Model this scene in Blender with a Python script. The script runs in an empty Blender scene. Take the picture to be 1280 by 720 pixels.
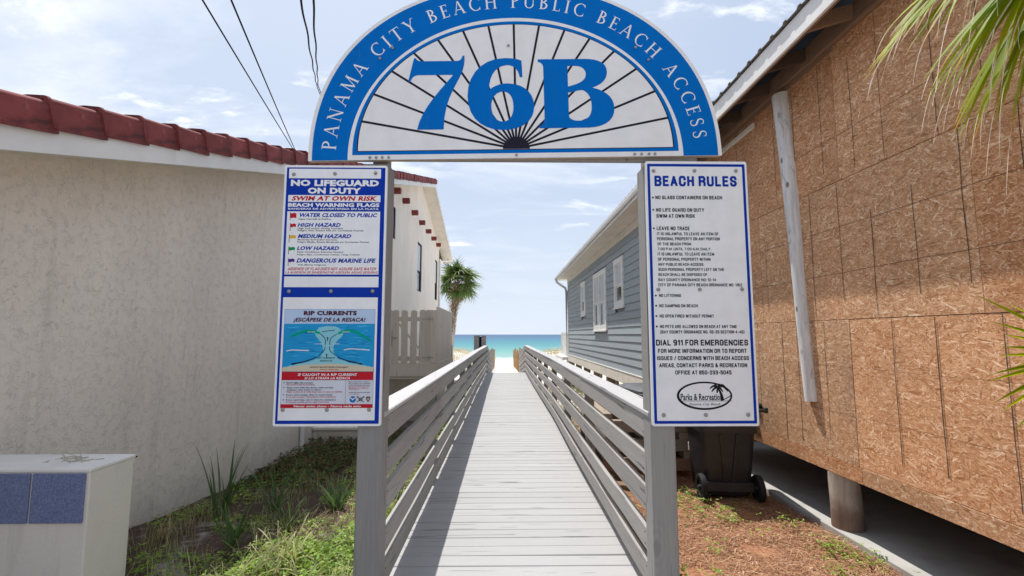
import bpy, bmesh, math, random
from mathutils import Vector, Matrix, noise
from mathutils.geometry import tessellate_polygon
S = bpy.context.scene
COL = S.collection
R = math.radians

# ------------------------------------------------------------------ camera
cam_data = bpy.data.cameras.new('camera')
cam = bpy.data.objects.new('camera', cam_data)
COL.objects.link(cam)
cam_data.sensor_width = 36.0
cam_data.lens = 36.0 * 590.0 / 1280.0
cam_data.clip_start = 0.05
cam_data.clip_end = 30000
EYE = 1.524
cam.location = (0, 0, EYE)
cam.rotation_euler = (R(90) + math.atan(58 / 590), 0, -math.atan(9.5 / 590))
S.camera = cam

# ------------------------------------------------------------------ light
SUN = Vector((-0.225, 0.43, 1.0)).normalized()
el = math.asin(SUN.z)
az = math.atan2(SUN.x, SUN.y)
sd = bpy.data.lights.new('sun', 'SUN')
sd.energy = 3.0
sd.angle = R(0.53)
sd.color = (1.0, 0.965, 0.91)
sun = bpy.data.objects.new('sun', sd)
COL.objects.link(sun)
sun.rotation_euler = SUN.to_track_quat('Z', 'Y').to_euler()
S.view_settings.view_transform = 'Standard'
S.view_settings.look = 'None'
S.view_settings.exposure = 0.86
S.view_settings.gamma = 1.0
S.view_settings.use_curve_mapping = False

W = bpy.data.worlds.new('World')
S.world = W
W.use_nodes = True
wn = W.node_tree.nodes
wl = W.node_tree.links
wn.clear()
def wnode(t, **k):
    n = wn.new(t)
    for a, b in k.items():
        setattr(n, a, b)
    return n
sky = wnode('ShaderNodeTexSky', sky_type='NISHITA', sun_disc=False, sun_elevation=el, sun_rotation=az,
            air_density=1.0, dust_density=2.4, ozone_density=1.2, altitude=0)
tc = wnode('ShaderNodeTexCoord')
sep = wnode('ShaderNodeSeparateXYZ')
wl.new(tc.outputs['Generated'], sep.inputs[0])
def wmath(op, a, b=None, clamp=False):
    n = wnode('ShaderNodeMath', operation=op, use_clamp=clamp)
    for i, v in enumerate((a, b)):
        if v is None: continue
        if hasattr(v, 'links'): wl.new(v, n.inputs[i])
        else: n.inputs[i].default_value = v
    return n.outputs[0]
zz = wmath('ADD', wmath('MAXIMUM', sep.outputs[2], 0.0), 0.16)
cmb = wnode('ShaderNodeCombineXYZ')
wl.new(wmath('DIVIDE', sep.outputs[0], zz), cmb.inputs[0])
wl.new(wmath('DIVIDE', sep.outputs[1], zz), cmb.inputs[1])
def wnoise(scale, detail, rough, dist, loc=(0, 0, 0), sc=(1, 1, 1), rot=0.0):
    mp = wnode('ShaderNodeMapping')
    mp.inputs['Location'].default_value = loc
    mp.inputs['Scale'].default_value = sc
    mp.inputs['Rotation'].default_value = (0, 0, rot)
    wl.new(cmb.outputs[0], mp.inputs[0])
    n = wnode('ShaderNodeTexNoise')
    n.inputs['Scale'].default_value = scale
    n.inputs['Detail'].default_value = detail
    n.inputs['Roughness'].default_value = rough
    n.inputs['Distortion'].default_value = dist
    wl.new(mp.outputs[0], n.inputs['Vector'])
    return n.outputs['Fac']
def wramp(x, a, b):
    n = wnode('ShaderNodeMapRange', interpolation_type='SMOOTHSTEP')
    wl.new(x, n.inputs['Value'])
    n.inputs['From Min'].default_value = a
    n.inputs['From Max'].default_value = b
    return n.outputs[0]
cirrus = wramp(wnoise(1.1, 9, 0.62, 0.7, (3.1, 1.7, 0), (0.75, 1.6, 1), 0.5), 0.46, 0.74)
veil = wramp(wnoise(0.45, 4, 0.5, 0.3, (7.7, 4.2, 0)), 0.30, 0.75)
puff = wmath('MULTIPLY', wramp(wnoise(3.6, 8, 0.6, 0.25, (1.3, 9.4, 0), (0.8, 1.5, 1), 0.3), 0.53, 0.65),
             wramp(wnoise(0.8, 2, 0.5, 0, (5.3, 2.4, 0)), 0.46, 0.60))
haze = wmath('POWER', wmath('SUBTRACT', 1.0, wmath('MAXIMUM', sep.outputs[2], 0.0), True), 7.0)
def wmix(f, a, b):
    n = wnode('ShaderNodeMixRGB')
    for k, v in enumerate((f, a, b)):
        if hasattr(v, 'links'): wl.new(v, n.inputs[k])
        else: n.inputs[k].default_value = v
    return n.outputs[0]
base = wmix(0.86, sky.outputs[0], (2.12, 2.50, 3.16, 1))
base = wmix(wmath('MULTIPLY', veil, 0.35), base, (3.2, 3.5, 4.0, 1))
base = wmix(wmath('MULTIPLY', haze, 0.65), base, (3.6, 3.95, 4.45, 1))
cloud = wmath('MULTIPLY', wramp(sep.outputs[2], 0.03, 0.22), wmath('MINIMUM', wmath('ADD', wmath('MULTIPLY', cirrus, 0.60), wmath('MULTIPLY', puff, 0.9)), 1.0))
skycol = wmix(cloud, base, (4.4, 4.55, 4.8, 1))
bg = wnode('ShaderNodeBackground')
bg.inputs['Strength'].default_value = 0.14
wl.new(skycol, bg.inputs['Color'])
wo = wnode('ShaderNodeOutputWorld')
wl.new(bg.outputs[0], wo.inputs['Surface'])

# ------------------------------------------------------------------ helpers
def thing(name, label, cat, loc=(0, 0, 0), group=None):
    o = bpy.data.objects.new(name, None)
    o.empty_display_size = 0.1
    COL.objects.link(o)
    o.location = loc
    o['label'] = label
    o['category'] = cat
    if group: o['group'] = group
    return o

def base_of(o):
    p = Vector((0, 0, 0))
    while o is not None:
        p = p + o.location
        o = o.parent
    return p

class MB:
    """collects faces; coordinates are metres in the place"""
    def __init__(s):
        s.v = []; s.f = []; s.uv = None; s.smooth = False
    def add(s, vs, fs):
        n = len(s.v)
        s.v += [tuple(v) for v in vs]
        s.f += [tuple(i + n for i in f) for f in fs]
        return s
    def box(s, x0, x1, y0, y1, z0, z1, bev=0.0):
        if bev <= 0:
            return s.add([(x0,y0,z0),(x1,y0,z0),(x1,y1,z0),(x0,y1,z0),(x0,y0,z1),(x1,y0,z1),(x1,y1,z1),(x0,y1,z1)],
                     [(0,3,2,1),(4,5,6,7),(0,1,5,4),(1,2,6,5),(2,3,7,6),(3,0,4,7)])
        bm = bmesh.new()
        bmesh.ops.create_cube(bm, size=1)
        for v in bm.verts:
            v.co = Vector(((x0+x1)/2+v.co.x*(x1-x0), (y0+y1)/2+v.co.y*(y1-y0), (z0+z1)/2+v.co.z*(z1-z0)))
        bmesh.ops.bevel(bm, geom=bm.edges[:], offset=bev, segments=1, affect='EDGES')
        bm.verts.index_update()
        s.add([v.co[:] for v in bm.verts], [[v.index for v in f.verts] for f in bm.faces])
        bm.free()
        return s
    def hexa(s, a, b):
        """solid between two quads a, b (4 points each, same order)"""
        return s.add(list(a) + list(b), [(0,3,2,1),(4,5,6,7),(0,1,5,4),(1,2,6,5),(2,3,7,6),(3,0,4,7)])
    def beam(s, p, q, w, h, up=(0,0,1)):
        """bar of width w and height h from p to q"""
        p = Vector(p); q = Vector(q); d = (q-p).normalized()
        r = d.cross(Vector(up)).normalized(); u = r.cross(d).normalized()
        A = [p + r*a*w/2 + u*b*h/2 for a, b in ((-1,-1),(1,-1),(1,1),(-1,1))]
        B = [c + (q-p) for c in A]
        return s.hexa(A, B)
    def prism(s, pts, d):
        """extrude a flat outline (list of 3D points) by the vector d"""
        n = len(pts); d = Vector(d)
        a = [Vector(p) for p in pts]; b = [p + d for p in a]
        tri = tessellate_polygon([a])
        fs = [tuple(t) for t in tri] + [tuple(i + n for i in reversed(t)) for t in tri]
        fs += [(i, (i+1) % n, (i+1) % n + n, i + n) for i in range(n)]
        return s.add(a + b, fs)
    def tube(s, pts, rad, n=8, caps=True):
        P = [Vector(p) for p in pts]
        if not hasattr(rad, '__len__'): rad = [rad]*len(P)
        rings = []
        ref = None
        for i, p in enumerate(P):
            d = (P[min(i+1, len(P)-1)] - P[max(i-1, 0)]).normalized()
            if ref is None: ref = Vector((0,0,1)) if abs(d.z) < 0.9 else Vector((1,0,0))
            u = d.cross(ref).normalized(); w = u.cross(d).normalized()
            rings.append([p + (u*math.cos(2*math.pi*k/n) + w*math.sin(2*math.pi*k/n))*rad[i] for k in range(n)])
        vs = [v for r in rings for v in r]; fs = []
        for i in range(len(P)-1):
            for k in range(n):
                fs.append((i*n+k, i*n+(k+1) % n, (i+1)*n+(k+1) % n, (i+1)*n+k))
        if caps:
            fs.append(tuple(reversed(range(n)))); fs.append(tuple((len(P)-1)*n+k for k in range(n)))
        return s.add(vs, fs)
    def strip(s, pts, wid, side, fold=0.0):
        """folded blade: points along it, width at each, side direction"""
        P = [Vector(p) for p in pts]; vs = []; fs = []
        for i, p in enumerate(P):
            d = (P[min(i+1, len(P)-1)] - P[max(i-1, 0)]).normalized()
            u = d.cross(Vector(side)).normalized(); nn = u.cross(d).normalized()
            vs += [p - u*wid[i]/2, p + nn*wid[i]*fold, p + u*wid[i]/2]
        for i in range(len(P)-1):
            a = i*3
            fs += [(a, a+1, a+4, a+3), (a+1, a+2, a+5, a+4)]
        return s.add(vs, fs)
    def mesh(s, name, origin=(0,0,0), smooth=False, autos=None):
        me = bpy.data.meshes.new(name)
        o = Vector(origin)
        me.from_pydata([tuple(Vector(v)-o) for v in s.v], [], s.f)
        me.validate(); me.update()
        if smooth:
            me.polygons.foreach_set('use_smooth', [True]*len(me.polygons))
        if smooth and autos:
            bm = bmesh.new(); bm.from_mesh(me)
            for e in bm.edges:
                if len(e.link_faces) == 2 and e.calc_face_angle(0) > R(autos): e.smooth = False
            bm.to_mesh(me); bm.free()
        return me

def part(name, mb, mat, parent=None, smooth=False, autos=None, fix=True, label=None):
    me = mb.mesh(name, base_of(parent), smooth, autos)
    if fix and len(me.polygons) < 60000:
        bm = bmesh.new(); bm.from_mesh(me); bmesh.ops.recalc_face_normals(bm, faces=bm.faces); bm.to_mesh(me); bm.free()
    me.materials.append(mat)
    o = bpy.data.objects.new(name, me)
    COL.objects.link(o)
    if parent: o.parent = parent
    if label: o['label'] = label
    return o

def inst(name, me, parent, loc, rot=(0,0,0), sc=(1,1,1)):
    """another piece sharing the mesh; loc in metres in the place"""
    o = bpy.data.objects.new(name, me)
    COL.objects.link(o)
    o.parent = parent
    o.location = Vector(loc) - base_of(parent)
    o.rotation_euler = rot
    o.scale = sc
    return o

def struct(name, mb, mat, parent=None, smooth=False, kind='structure', fix=True, label=None):
    o = part(name, mb, mat, parent, smooth, None, fix, label)
    o['kind'] = kind
    return o

def tag(o, label, cat, group=None):
    o['label'] = label; o['category'] = cat
    if group: o['group'] = group
    return o

def copy_thing(o, loc, rotz=0.0, label=None, scale=None):
    c = o.copy(); COL.objects.link(c); c.location = loc; c.rotation_euler = (0, 0, rotz)
    if scale: c.scale = scale
    if label: c['label'] = label
    for ch in list(o.children):
        d = ch.copy(); COL.objects.link(d); d.parent = c
        for g in list(ch.children):
            e = g.copy(); COL.objects.link(e); e.parent = d
    return c

# ------------------------------------------------------------------ materials
class NT:
    def __init__(s, name):
        s.m = bpy.data.materials.new(name); s.m.use_nodes = True
        s.n = s.m.node_tree.nodes; s.l = s.m.node_tree.links; s.n.clear()
        s.out = s.n.new('ShaderNodeOutputMaterial'); s.b = s.n.new('ShaderNodeBsdfPrincipled')
        s.l.new(s.b.outputs[0], s.out.inputs[0])
        t = s.n.new('ShaderNodeTexCoord'); s.obj = t.outputs['Object']; s.uv = t.outputs['UV']
        oi = s.n.new('ShaderNodeObjectInfo'); s.rnd = oi.outputs['Random']
        g = s.n.new('ShaderNodeNewGeometry'); s.pos = g.outputs['Position']; s.nrm = g.outputs['Normal']
        s.isl = g.outputs['Random Per Island']
    def put(s, sock, v):
        if hasattr(v, 'links'): s.l.new(v, sock)
        else:
            if hasattr(v, '__len__') and len(v) == 3 and sock.type == 'RGBA': v = (*v, 1)
            sock.default_value = v
    def math(s, op, a, b=0.0, clamp=False):
        n = s.n.new('ShaderNodeMath'); n.operation = op; n.use_clamp = clamp
        s.put(n.inputs[0], a); s.put(n.inputs[1], b); return n.outputs[0]
    def vmath(s, op, a, b=(0,0,0)):
        n = s.n.new('ShaderNodeVectorMath'); n.operation = op
        s.put(n.inputs[0], a); s.put(n.inputs[1], b); return n.outputs[0]
    def mapp(s, v, sc=(1,1,1), rot=(0,0,0), loc=(0,0,0)):
        n = s.n.new('ShaderNodeMapping'); s.l.new(v, n.inputs[0])
        s.put(n.inputs['Scale'], sc); s.put(n.inputs['Rotation'], rot); s.put(n.inputs['Location'], loc); return n.outputs[0]
    def noise(s, v, scale, detail=3, rough=0.55, dist=0.0, col=False):
        n = s.n.new('ShaderNodeTexNoise'); s.l.new(v, n.inputs['Vector'])
        for k, q in (('Scale', scale), ('Detail', detail), ('Roughness', rough), ('Distortion', dist)): n.inputs[k].default_value = q
        return n.outputs['Color' if col else 'Fac']
    def vor(s, v, scale, out='Color', feature='F1', rand=1.0):
        n = s.n.new('ShaderNodeTexVoronoi'); n.feature = feature; s.l.new(v, n.inputs['Vector'])
        n.inputs['Scale'].default_value = scale; n.inputs['Randomness'].default_value = rand
        return n.outputs[out]
    def ramp(s, x, a, b, c=0.0, d=1.0, smooth=True):
        n = s.n.new('ShaderNodeMapRange'); n.interpolation_type = 'SMOOTHSTEP' if smooth else 'LINEAR'
        s.put(n.inputs[0], x)
        for i, q in enumerate((a, b, c, d)): n.inputs[i+1].default_value = q
        return n.outputs[0]
    def cramp(s, x, stops):
        n = s.n.new('ShaderNodeValToRGB'); s.put(n.inputs[0], x); e = n.color_ramp.elements
        while len(e) < len(stops): e.new(0.5)
        for i, (p, c) in enumerate(stops): e[i].position = p; e[i].color = (*c, 1)
        return n.outputs[0]
    def mix(s, f, a, b, mode='MIX'):
        n = s.n.new('ShaderNodeMixRGB'); n.blend_type = mode
        s.put(n.inputs[0], f); s.put(n.inputs[1], a); s.put(n.inputs[2], b); return n.outputs[0]
    def sep(s, v):
        n = s.n.new('ShaderNodeSeparateXYZ'); s.l.new(v, n.inputs[0]); return n.outputs
    def hsv(s, c, h=0.5, sa=1.0, v=1.0):
        n = s.n.new('ShaderNodeHueSaturation'); s.put(n.inputs['Color'], c); s.put(n.inputs['Hue'], h)
        s.put(n.inputs['Saturation'], sa); s.put(n.inputs['Value'], v); return n.outputs[0]
    def bump(s, h, strength=0.3, dist=0.01):
        n = s.n.new('ShaderNodeBump'); s.l.new(h, n.inputs['Height'])
        n.inputs['Strength'].default_value = strength; n.inputs['Distance'].default_value = dist
        s.l.new(n.outputs[0], s.b.inputs['Normal']); return n
    def done(s, col, rough=0.8, spec=0.3, metal=0.0):
        s.put(s.b.inputs['Base Color'], col); s.put(s.b.inputs['Roughness'], rough)
        s.b.inputs['Specular IOR Level'].default_value = spec; s.b.inputs['Metallic'].default_value = metal
        return s.m

def M(name, c, rough=0.8, var=0.12, scale=6.0, bump=0.0, bs=60.0, bd=0.003, sc=(1,1,1), rnd=0.0, metal=0.0, spec=0.3, dirt=0.0, dirtc=(0.10,0.085,0.07)):
    t = NT(name)
    v = t.mapp(t.vmath('ADD', t.obj, t.vmath('MULTIPLY', t.cmb(t.rnd), (13.0, 7.0, 5.0))), sc) if rnd else t.mapp(t.obj, sc)
    nz = t.noise(v, scale, 5, 0.6)
    k = t.ramp(nz, 0.3, 0.7, 1 - var, 1 + var, False)
    if rnd: k = t.math('MULTIPLY', k, t.ramp(t.rnd, 0, 1, 1 - rnd, 1 + rnd, False))
    col = t.hsv(c, 0.5, 1.0, k)
    if dirt:
        d = t.ramp(t.noise(v, scale * 0.6, 7, 0.68, 0.4), 0.52, 0.74, 0, dirt)
        col = t.mix(d, col, dirtc)
    if bump: t.bump(t.noise(v, bs, 4, 0.6), bump, bd)
    return t.done(col, rough, spec, metal)
def _cmb(s, x):
    n = s.n.new('ShaderNodeCombineXYZ')
    for i in range(3): s.put(n.inputs[i], x)
    return n.outputs[0]
NT.cmb = _cmb

def plain(name, c, rough=0.55, spec=0.05):
    rough = max(rough, 0.55)
    t = NT(name)
    k = t.ramp(t.noise(t.obj, 9, 4, 0.6), 0.3, 0.7, 0.95, 1.04, False)
    d = t.ramp(t.noise(t.mapp(t.obj, (6, 6, 0.8)), 3, 6, 0.7), 0.60, 0.80, 0, 0.10)
    return t.done(t.mix(d, t.hsv(c, 0.5, 1.0, k), (0.30, 0.28, 0.25)), rough, spec)

def m_wood(name, c, axis, knot=True, rnd=0.12, var=0.22, rough=0.7, wear=0.35, wearc=(0.36, 0.34, 0.31)):
    """painted or weathered board, grain along the axis 0 x, 1 y, 2 z"""
    t = NT(name)
    off = t.vmath('MULTIPLY', t.cmb(t.rnd), (17.0, 23.0, 31.0))
    v = t.vmath('ADD', t.obj, off)
    sc = [26, 26, 26]; sc[axis] = 1.3
    g = t.noise(t.mapp(v, sc), 1.6, 7, 0.65, 1.2)
    fine = t.noise(t.mapp(v, [q * 3.2 for q in sc]), 2.0, 4, 0.6, 0.3)
    kn = [9, 9, 9]; kn[axis] = 4.5
    kd = t.vor(t.mapp(v, kn), 0.45, 'Distance')
    kmask = t.ramp(kd, 0.03, 0.12, 1.0, 0.0)
    rings = t.math('MULTIPLY', t.math('SINE', t.math('MULTIPLY', kd, 60.0)), t.ramp(kd, 0.05, 0.45, 0.5, 0.0))
    h = t.math('ADD', t.math('ADD', t.math('MULTIPLY', g, 0.7), t.math('MULTIPLY', fine, 0.35)), t.math('MULTIPLY', rings, 0.12 if knot else 0.0))
    k = t.ramp(h, 0.25, 0.85, 1 - var, 1 + var, False)
    k = t.math('MULTIPLY', k, t.ramp(t.rnd, 0, 1, 1 - rnd, 1 + rnd, False))
    col = t.hsv(c, 0.5, 1.0, k)
    w = t.ramp(t.noise(t.mapp(v, [q * 0.25 for q in sc]), 1.3, 7, 0.7, 0.6), 0.52, 0.72, 0.0, wear)
    col = t.mix(w, col, wearc)
    crack = t.ramp(t.noise(t.mapp(v, [q * 1.2 for q in sc]), 1.1, 2, 0.4, 0.6), 0.335, 0.295, 0.0, 0.65)
    col = t.mix(crack, col, tuple(q * 0.25 for q in c))
    if knot: col = t.mix(t.math('MULTIPLY', kmask, 0.35), col, tuple(q * 0.45 for q in c))
    t.bump(t.math('SUBTRACT', h, t.math('MULTIPLY', crack, 0.6)), 0.35, 0.004)
    return t.done(col, rough, 0.3)

def m_stucco(name, c, bump=0.9, scale=1.0, var=0.07):
    t = NT(name)
    v = t.obj
    w = t.vmath('ADD', v, t.vmath('MULTIPLY', t.noise(t.mapp(v), 7 * scale, 2, 0.5, 0, True), (0.12, 0.12, 0.12)))
    ridge = t.math('ABSOLUTE', t.math('SUBTRACT', t.noise(w, 15 * scale, 3, 0.5, 1.3), 0.5))
    ridge = t.ramp(ridge, 0.0, 0.055, 1.0, 0.0)
    mask = t.ramp(t.noise(v, 9 * scale, 3, 0.6), 0.42, 0.60)
    fine = t.noise(v, 120 * scale, 4, 0.7)
    h = t.math('ADD', t.math('MULTIPLY', t.math('MULTIPLY', ridge, mask), 0.8), t.math('MULTIPLY', fine, 0.35))
    h = t.math('ADD', h, t.math('MULTIPLY', t.noise(v, 22 * scale, 3, 0.6), 0.8))
    t.bump(h, bump, 0.006)
    k = t.ramp(t.noise(t.mapp(v, (1, 1, 0.45)), 1.3, 6, 0.65), 0.3, 0.7, 1 - var, 1 + var, False)
    col = t.hsv(c, 0.5, 1.0, k)
    low = t.math('ADD', t.ramp(t.noise(t.mapp(v, (1, 1, 0.07)), 6, 6, 0.75), 0.52, 0.75, 0, 0.22), t.ramp(t.math('ADD', t.sep(t.pos)[2], t.math('MULTIPLY', t.noise(v, 4, 5, 0.7), 0.7)), 0.0, 0.55, 0.30, 0.0), True)
    col = t.mix(low, col, (0.20, 0.17, 0.14))
    return t.done(col, 0.9, 0.15)

def m_osb():
    t = NT('osb')
    v = t.vmath('ADD', t.mapp(t.obj, (1, 1, 1)), t.vmath('MULTIPLY', t.cmb(t.rnd), (0.0, 7.0, 3.0)))
    y = t.sep(v)
    n = t.n.new('ShaderNodeCombineXYZ')
    t.l.new(y[1], n.inputs[0]); t.l.new(y[2], n.inputs[1])
    flat = n.outputs[0]
    wob = t.vmath('MULTIPLY', t.vmath('SUBTRACT', t.noise(flat, 9, 4, 0.65, 0, True), (0.5, 0.5, 0.5)), (0.022, 0.022, 0))
    flat = t.vmath('ADD', flat, wob)
    best = None; tone = None
    for i, (ang, sx, sy) in enumerate(((6, 12, 85), (42, 18, 100), (-32, 17, 95), (84, 25, 110), (-12, 16, 115), (20, 28, 170), (-58, 32, 150), (3, 36, 220), (-22, 40, 230))):
        m = t.mapp(flat, (1, 1, 1), (0, 0, R(ang)), (i * 3.7, i * 1.9, 0))
        m = t.mapp(m, (sx, sy, 1))
        c = t.vor(m, 1.0, 'Color')
        s = t.n.new('ShaderNodeSeparateColor'); t.l.new(c, s.inputs[0])
        r, g = s.outputs[0], s.outputs[1]
        if best is None: best, tone = r, g
        else:
            up = t.math('GREATER_THAN', r, best)
            mx = t.n.new('ShaderNodeMix'); mx.data_type = 'FLOAT'
            t.l.new(up, mx.inputs[0]); t.l.new(tone, mx.inputs[2]); t.l.new(g, mx.inputs[3])
            tone = mx.outputs[0]; best = t.math('MAXIMUM', r, best)
    grain = t.noise(t.mapp(flat, (30, 90, 1), (0, 0, R(12))), 1.0, 5, 0.7)
    q = t.math('ADD', t.math('MULTIPLY', t.math('POWER', tone, 1.2), 0.72), t.math('MULTIPLY', grain, 0.36))
    col = t.cramp(q, [(0.08, (0.20, 0.08, 0.032)), (0.24, (0.46, 0.215, 0.095)), (0.48, (0.60, 0.31, 0.155)), (0.75, (0.72, 0.42, 0.235)), (0.96, (0.96, 0.74, 0.52))])
    big = t.ramp(t.noise(flat, 0.9, 5, 0.6), 0.3, 0.7, 0.86, 1.10, False)
    col = t.hsv(col, t.ramp(t.rnd, 0, 1, 0.496, 0.503, False), t.ramp(t.rnd, 0, 1, 1.05, 0.95, False), t.math('MULTIPLY', big, t.ramp(t.math('FRACT', t.math('MULTIPLY', t.rnd, 7.3)), 0, 1, 0.90, 1.08, False)))
    red = t.ramp(t.noise(flat, 3.1, 4, 0.6), 0.60, 0.72, 0, 0.3)
    col = t.mix(red, col, (0.33, 0.13, 0.07))
    grey = t.ramp(t.noise(t.mapp(flat, (1.5, 0.8, 1)), 1.4, 6, 0.7), 0.55, 0.75, 0, 0.4)
    col = t.mix(grey, col, (0.25, 0.18, 0.14))
    t.bump(t.math('ADD', best, t.math('MULTIPLY', grain, 0.4)), 0.5, 0.004)
    return t.done(col, 0.75, 0.25)

MAT = {}
MAT['stucco'] = m_stucco('stucco', (0.85, 0.765, 0.675), 0.7, 1.5)
MAT['stucco_far'] = m_stucco('stucco_block', (0.74, 0.69, 0.63), 0.3, 1.4)
MAT['white_paint'] = M('white_paint', (0.80, 0.785, 0.755), 0.6, 0.06, 3, 0.15, 30, rnd=0.02, dirt=0.25, dirtc=(0.35, 0.32, 0.28))
MAT['cream_paint'] = M('cream_paint', (0.78, 0.73, 0.64), 0.65, 0.07, 3, 0.1, 30, dirt=0.2, dirtc=(0.35, 0.3, 0.25))
MAT['house_fence'] = m_wood('fence_paint', (0.57, 0.50, 0.425), 2, True, 0.06, 0.10, 0.75, 0.2, (0.50, 0.43, 0.37))
MAT['rail'] = m_wood('rail_paint', (0.35, 0.335, 0.32), 1, True, 0.10, 0.22, 0.7, 0.3, (0.25, 0.235, 0.22))
MAT['rail_cap'] = m_wood('rail_cap_paint', (0.44, 0.435, 0.44), 1, True, 0.06, 0.12, 0.65, 0.2, (0.40, 0.38, 0.36))
MAT['post'] = m_wood('post_paint', (0.285, 0.275, 0.262), 2, True, 0.08, 0.22, 0.7, 0.3, (0.3, 0.285, 0.27))
MAT['plank'] = m_wood('plank_paint', (0.365, 0.36, 0.36), 0, False, 0.035, 0.08, 0.7, 0.35, (0.43, 0.425, 0.42))
MAT['rawwood'] = m_wood('raw_timber', (0.27, 0.165, 0.105), 1, True, 0.15, 0.2, 0.8, 0.3, (0.19, 0.12, 0.085))
MAT['darkwood'] = m_wood('dark_timber', (0.105, 0.068, 0.05), 1, True, 0.15, 0.2, 0.8, 0.2, (0.08, 0.055, 0.045))  # darker timber, used on every rafter but one
MAT['oldwood'] = m_wood('weathered_timber', (0.33, 0.27, 0.21), 1, True, 0.2, 0.25, 0.85, 0.4, (0.25, 0.22, 0.19))
MAT['fence_wood'] = m_wood('sand_fence_wood', (0.42, 0.26, 0.13), 2, True, 0.2, 0.25, 0.85, 0.3, (0.35, 0.25, 0.16))
MAT['osb'] = m_osb()
MAT['pencil'] = M('pencil_mark', (0.075, 0.055, 0.045), 0.9, 0.4, 40)
MAT['metal'] = M('galvanised_metal', (0.50, 0.51, 0.52), 0.38, 0.12, 20, metal=0.85)
MAT['bolt'] = M('bolt_steel', (0.36, 0.35, 0.33), 0.45, 0.2, 40, metal=0.6, dirt=0.35, dirtc=(0.25, 0.14, 0.07))
MAT['roof_metal'] = M('roof_metal', (0.42, 0.42, 0.42), 0.4, 0.12, 6, metal=0.5, dirt=0.3)
MAT['dark_metal'] = M('roof_underside', (0.03, 0.045, 0.075), 0.5, 0.2, 6)
MAT['concrete'] = M('concrete', (0.40, 0.385, 0.36), 0.9, 0.12, 3, 0.4, 90, 0.002, dirt=0.45, dirtc=(0.18, 0.16, 0.14))
MAT['void_black'] = M('dark_void', (0.05, 0.045, 0.04), 0.9)  # near-black filler for the hollows behind the boards and under the house
MAT['black_plastic'] = M('black_plastic', (0.022, 0.021, 0.022), 0.42, 0.2, 8, 0.12, 160, 0.001, dirt=0.35, dirtc=(0.06, 0.056, 0.055), spec=0.5)
MAT['grey_plastic'] = M('grey_plastic', (0.10, 0.105, 0.115), 0.45, 0.2, 8, dirt=0.3, dirtc=(0.16, 0.15, 0.14))
MAT['rubber'] = M('rubber', (0.014, 0.014, 0.015), 0.7, 0.2, 20, 0.3, 80)
MAT['glass'] = NT('window_glass').done((0.035, 0.05, 0.065), 0.06, 0.9)
MAT['blind'] = M('window_blind', (0.55, 0.58, 0.60), 0.5, 0.06, 4)
MAT['cable'] = plain('cable', (0.015, 0.015, 0.018), 0.6)
MAT['sign_white'] = plain('sign_white', (0.82, 0.83, 0.85), 0.35)
MAT['sign_blue'] = plain('sign_blue', (0.006, 0.04, 0.36), 0.35)
MAT['arch_blue'] = plain('arch_blue', (0.0, 0.145, 0.52), 0.35)
MAT['arch_white'] = plain('arch_white', (0.80, 0.795, 0.80), 0.4)
MAT['ray'] = plain('ray_black', (0.022, 0.02, 0.035), 0.4)
MAT['red'] = plain('sign_red', (0.50, 0.018, 0.030), 0.4)
MAT['maroon'] = plain('sign_maroon', (0.085, 0.012, 0.022), 0.4)
MAT['black'] = plain('sign_black', (0.018, 0.018, 0.022), 0.4)
MAT['yellow'] = plain('flag_yellow', (0.72, 0.44, 0.04), 0.4)
MAT['green'] = plain('flag_green', (0.01, 0.29, 0.085), 0.4)
MAT['purple'] = plain('flag_purple', (0.085, 0.02, 0.27), 0.4)
MAT['ply'] = M('plywood_edge', (0.40, 0.33, 0.25), 0.8, 0.2, 30)

t = NT('clay_tile')
k = t.ramp(t.noise(t.obj, 6, 6, 0.65), 0.3, 0.7, 0.72, 1.22, False)
k = t.math('MULTIPLY', k, t.ramp(t.rnd, 0, 1, 0.85, 1.15, False))
c_ = t.hsv((0.24, 0.056, 0.052), 0.5, 1.0, k)
c_ = t.mix(t.ramp(t.noise(t.mapp(t.obj, (1.2, 1.2, 5)), 3.5, 7, 0.7), 0.46, 0.68, 0, 0.8), c_, (0.06, 0.028, 0.03))
c_ = t.mix(t.ramp(t.noise(t.obj, 18, 4, 0.6), 0.60, 0.72, 0, 0.35), c_, (0.42, 0.20, 0.17))
t.bump(t.noise(t.obj, 60, 4, 0.6), 0.25, 0.003)
MAT['tile'] = t.done(c_, 0.75, 0.2)

t = NT('blue_mosaic')
k = t.noise(t.obj, 150, 2, 0.5)
c_ = t.cramp(t.vor(t.obj, 190, 'Color'), [(0.0, (0.09, 0.12, 0.24)), (0.5, (0.13, 0.17, 0.33)), (1.0, (0.24, 0.28, 0.44))])
MAT['blue_tile'] = t.done(c_, 0.35, 0.5)

t = NT('siding')
v = t.vmath('ADD', t.obj, t.vmath('MULTIPLY', t.cmb(t.rnd), (3.0, 9.0, 5.0)))
g = t.noise(t.mapp(v, (30, 2, 30)), 1.5, 6, 0.65, 0.8)
k = t.math('MULTIPLY', t.ramp(g, 0.3, 0.7, 0.92, 1.08, False), t.ramp(t.rnd, 0, 1, 0.95, 1.05, False))
t.bump(g, 0.25, 0.003)
MAT['siding'] = t.done(t.hsv((0.35, 0.39, 0.415), 0.5, 1.0, k), 0.75, 0.25)

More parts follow.
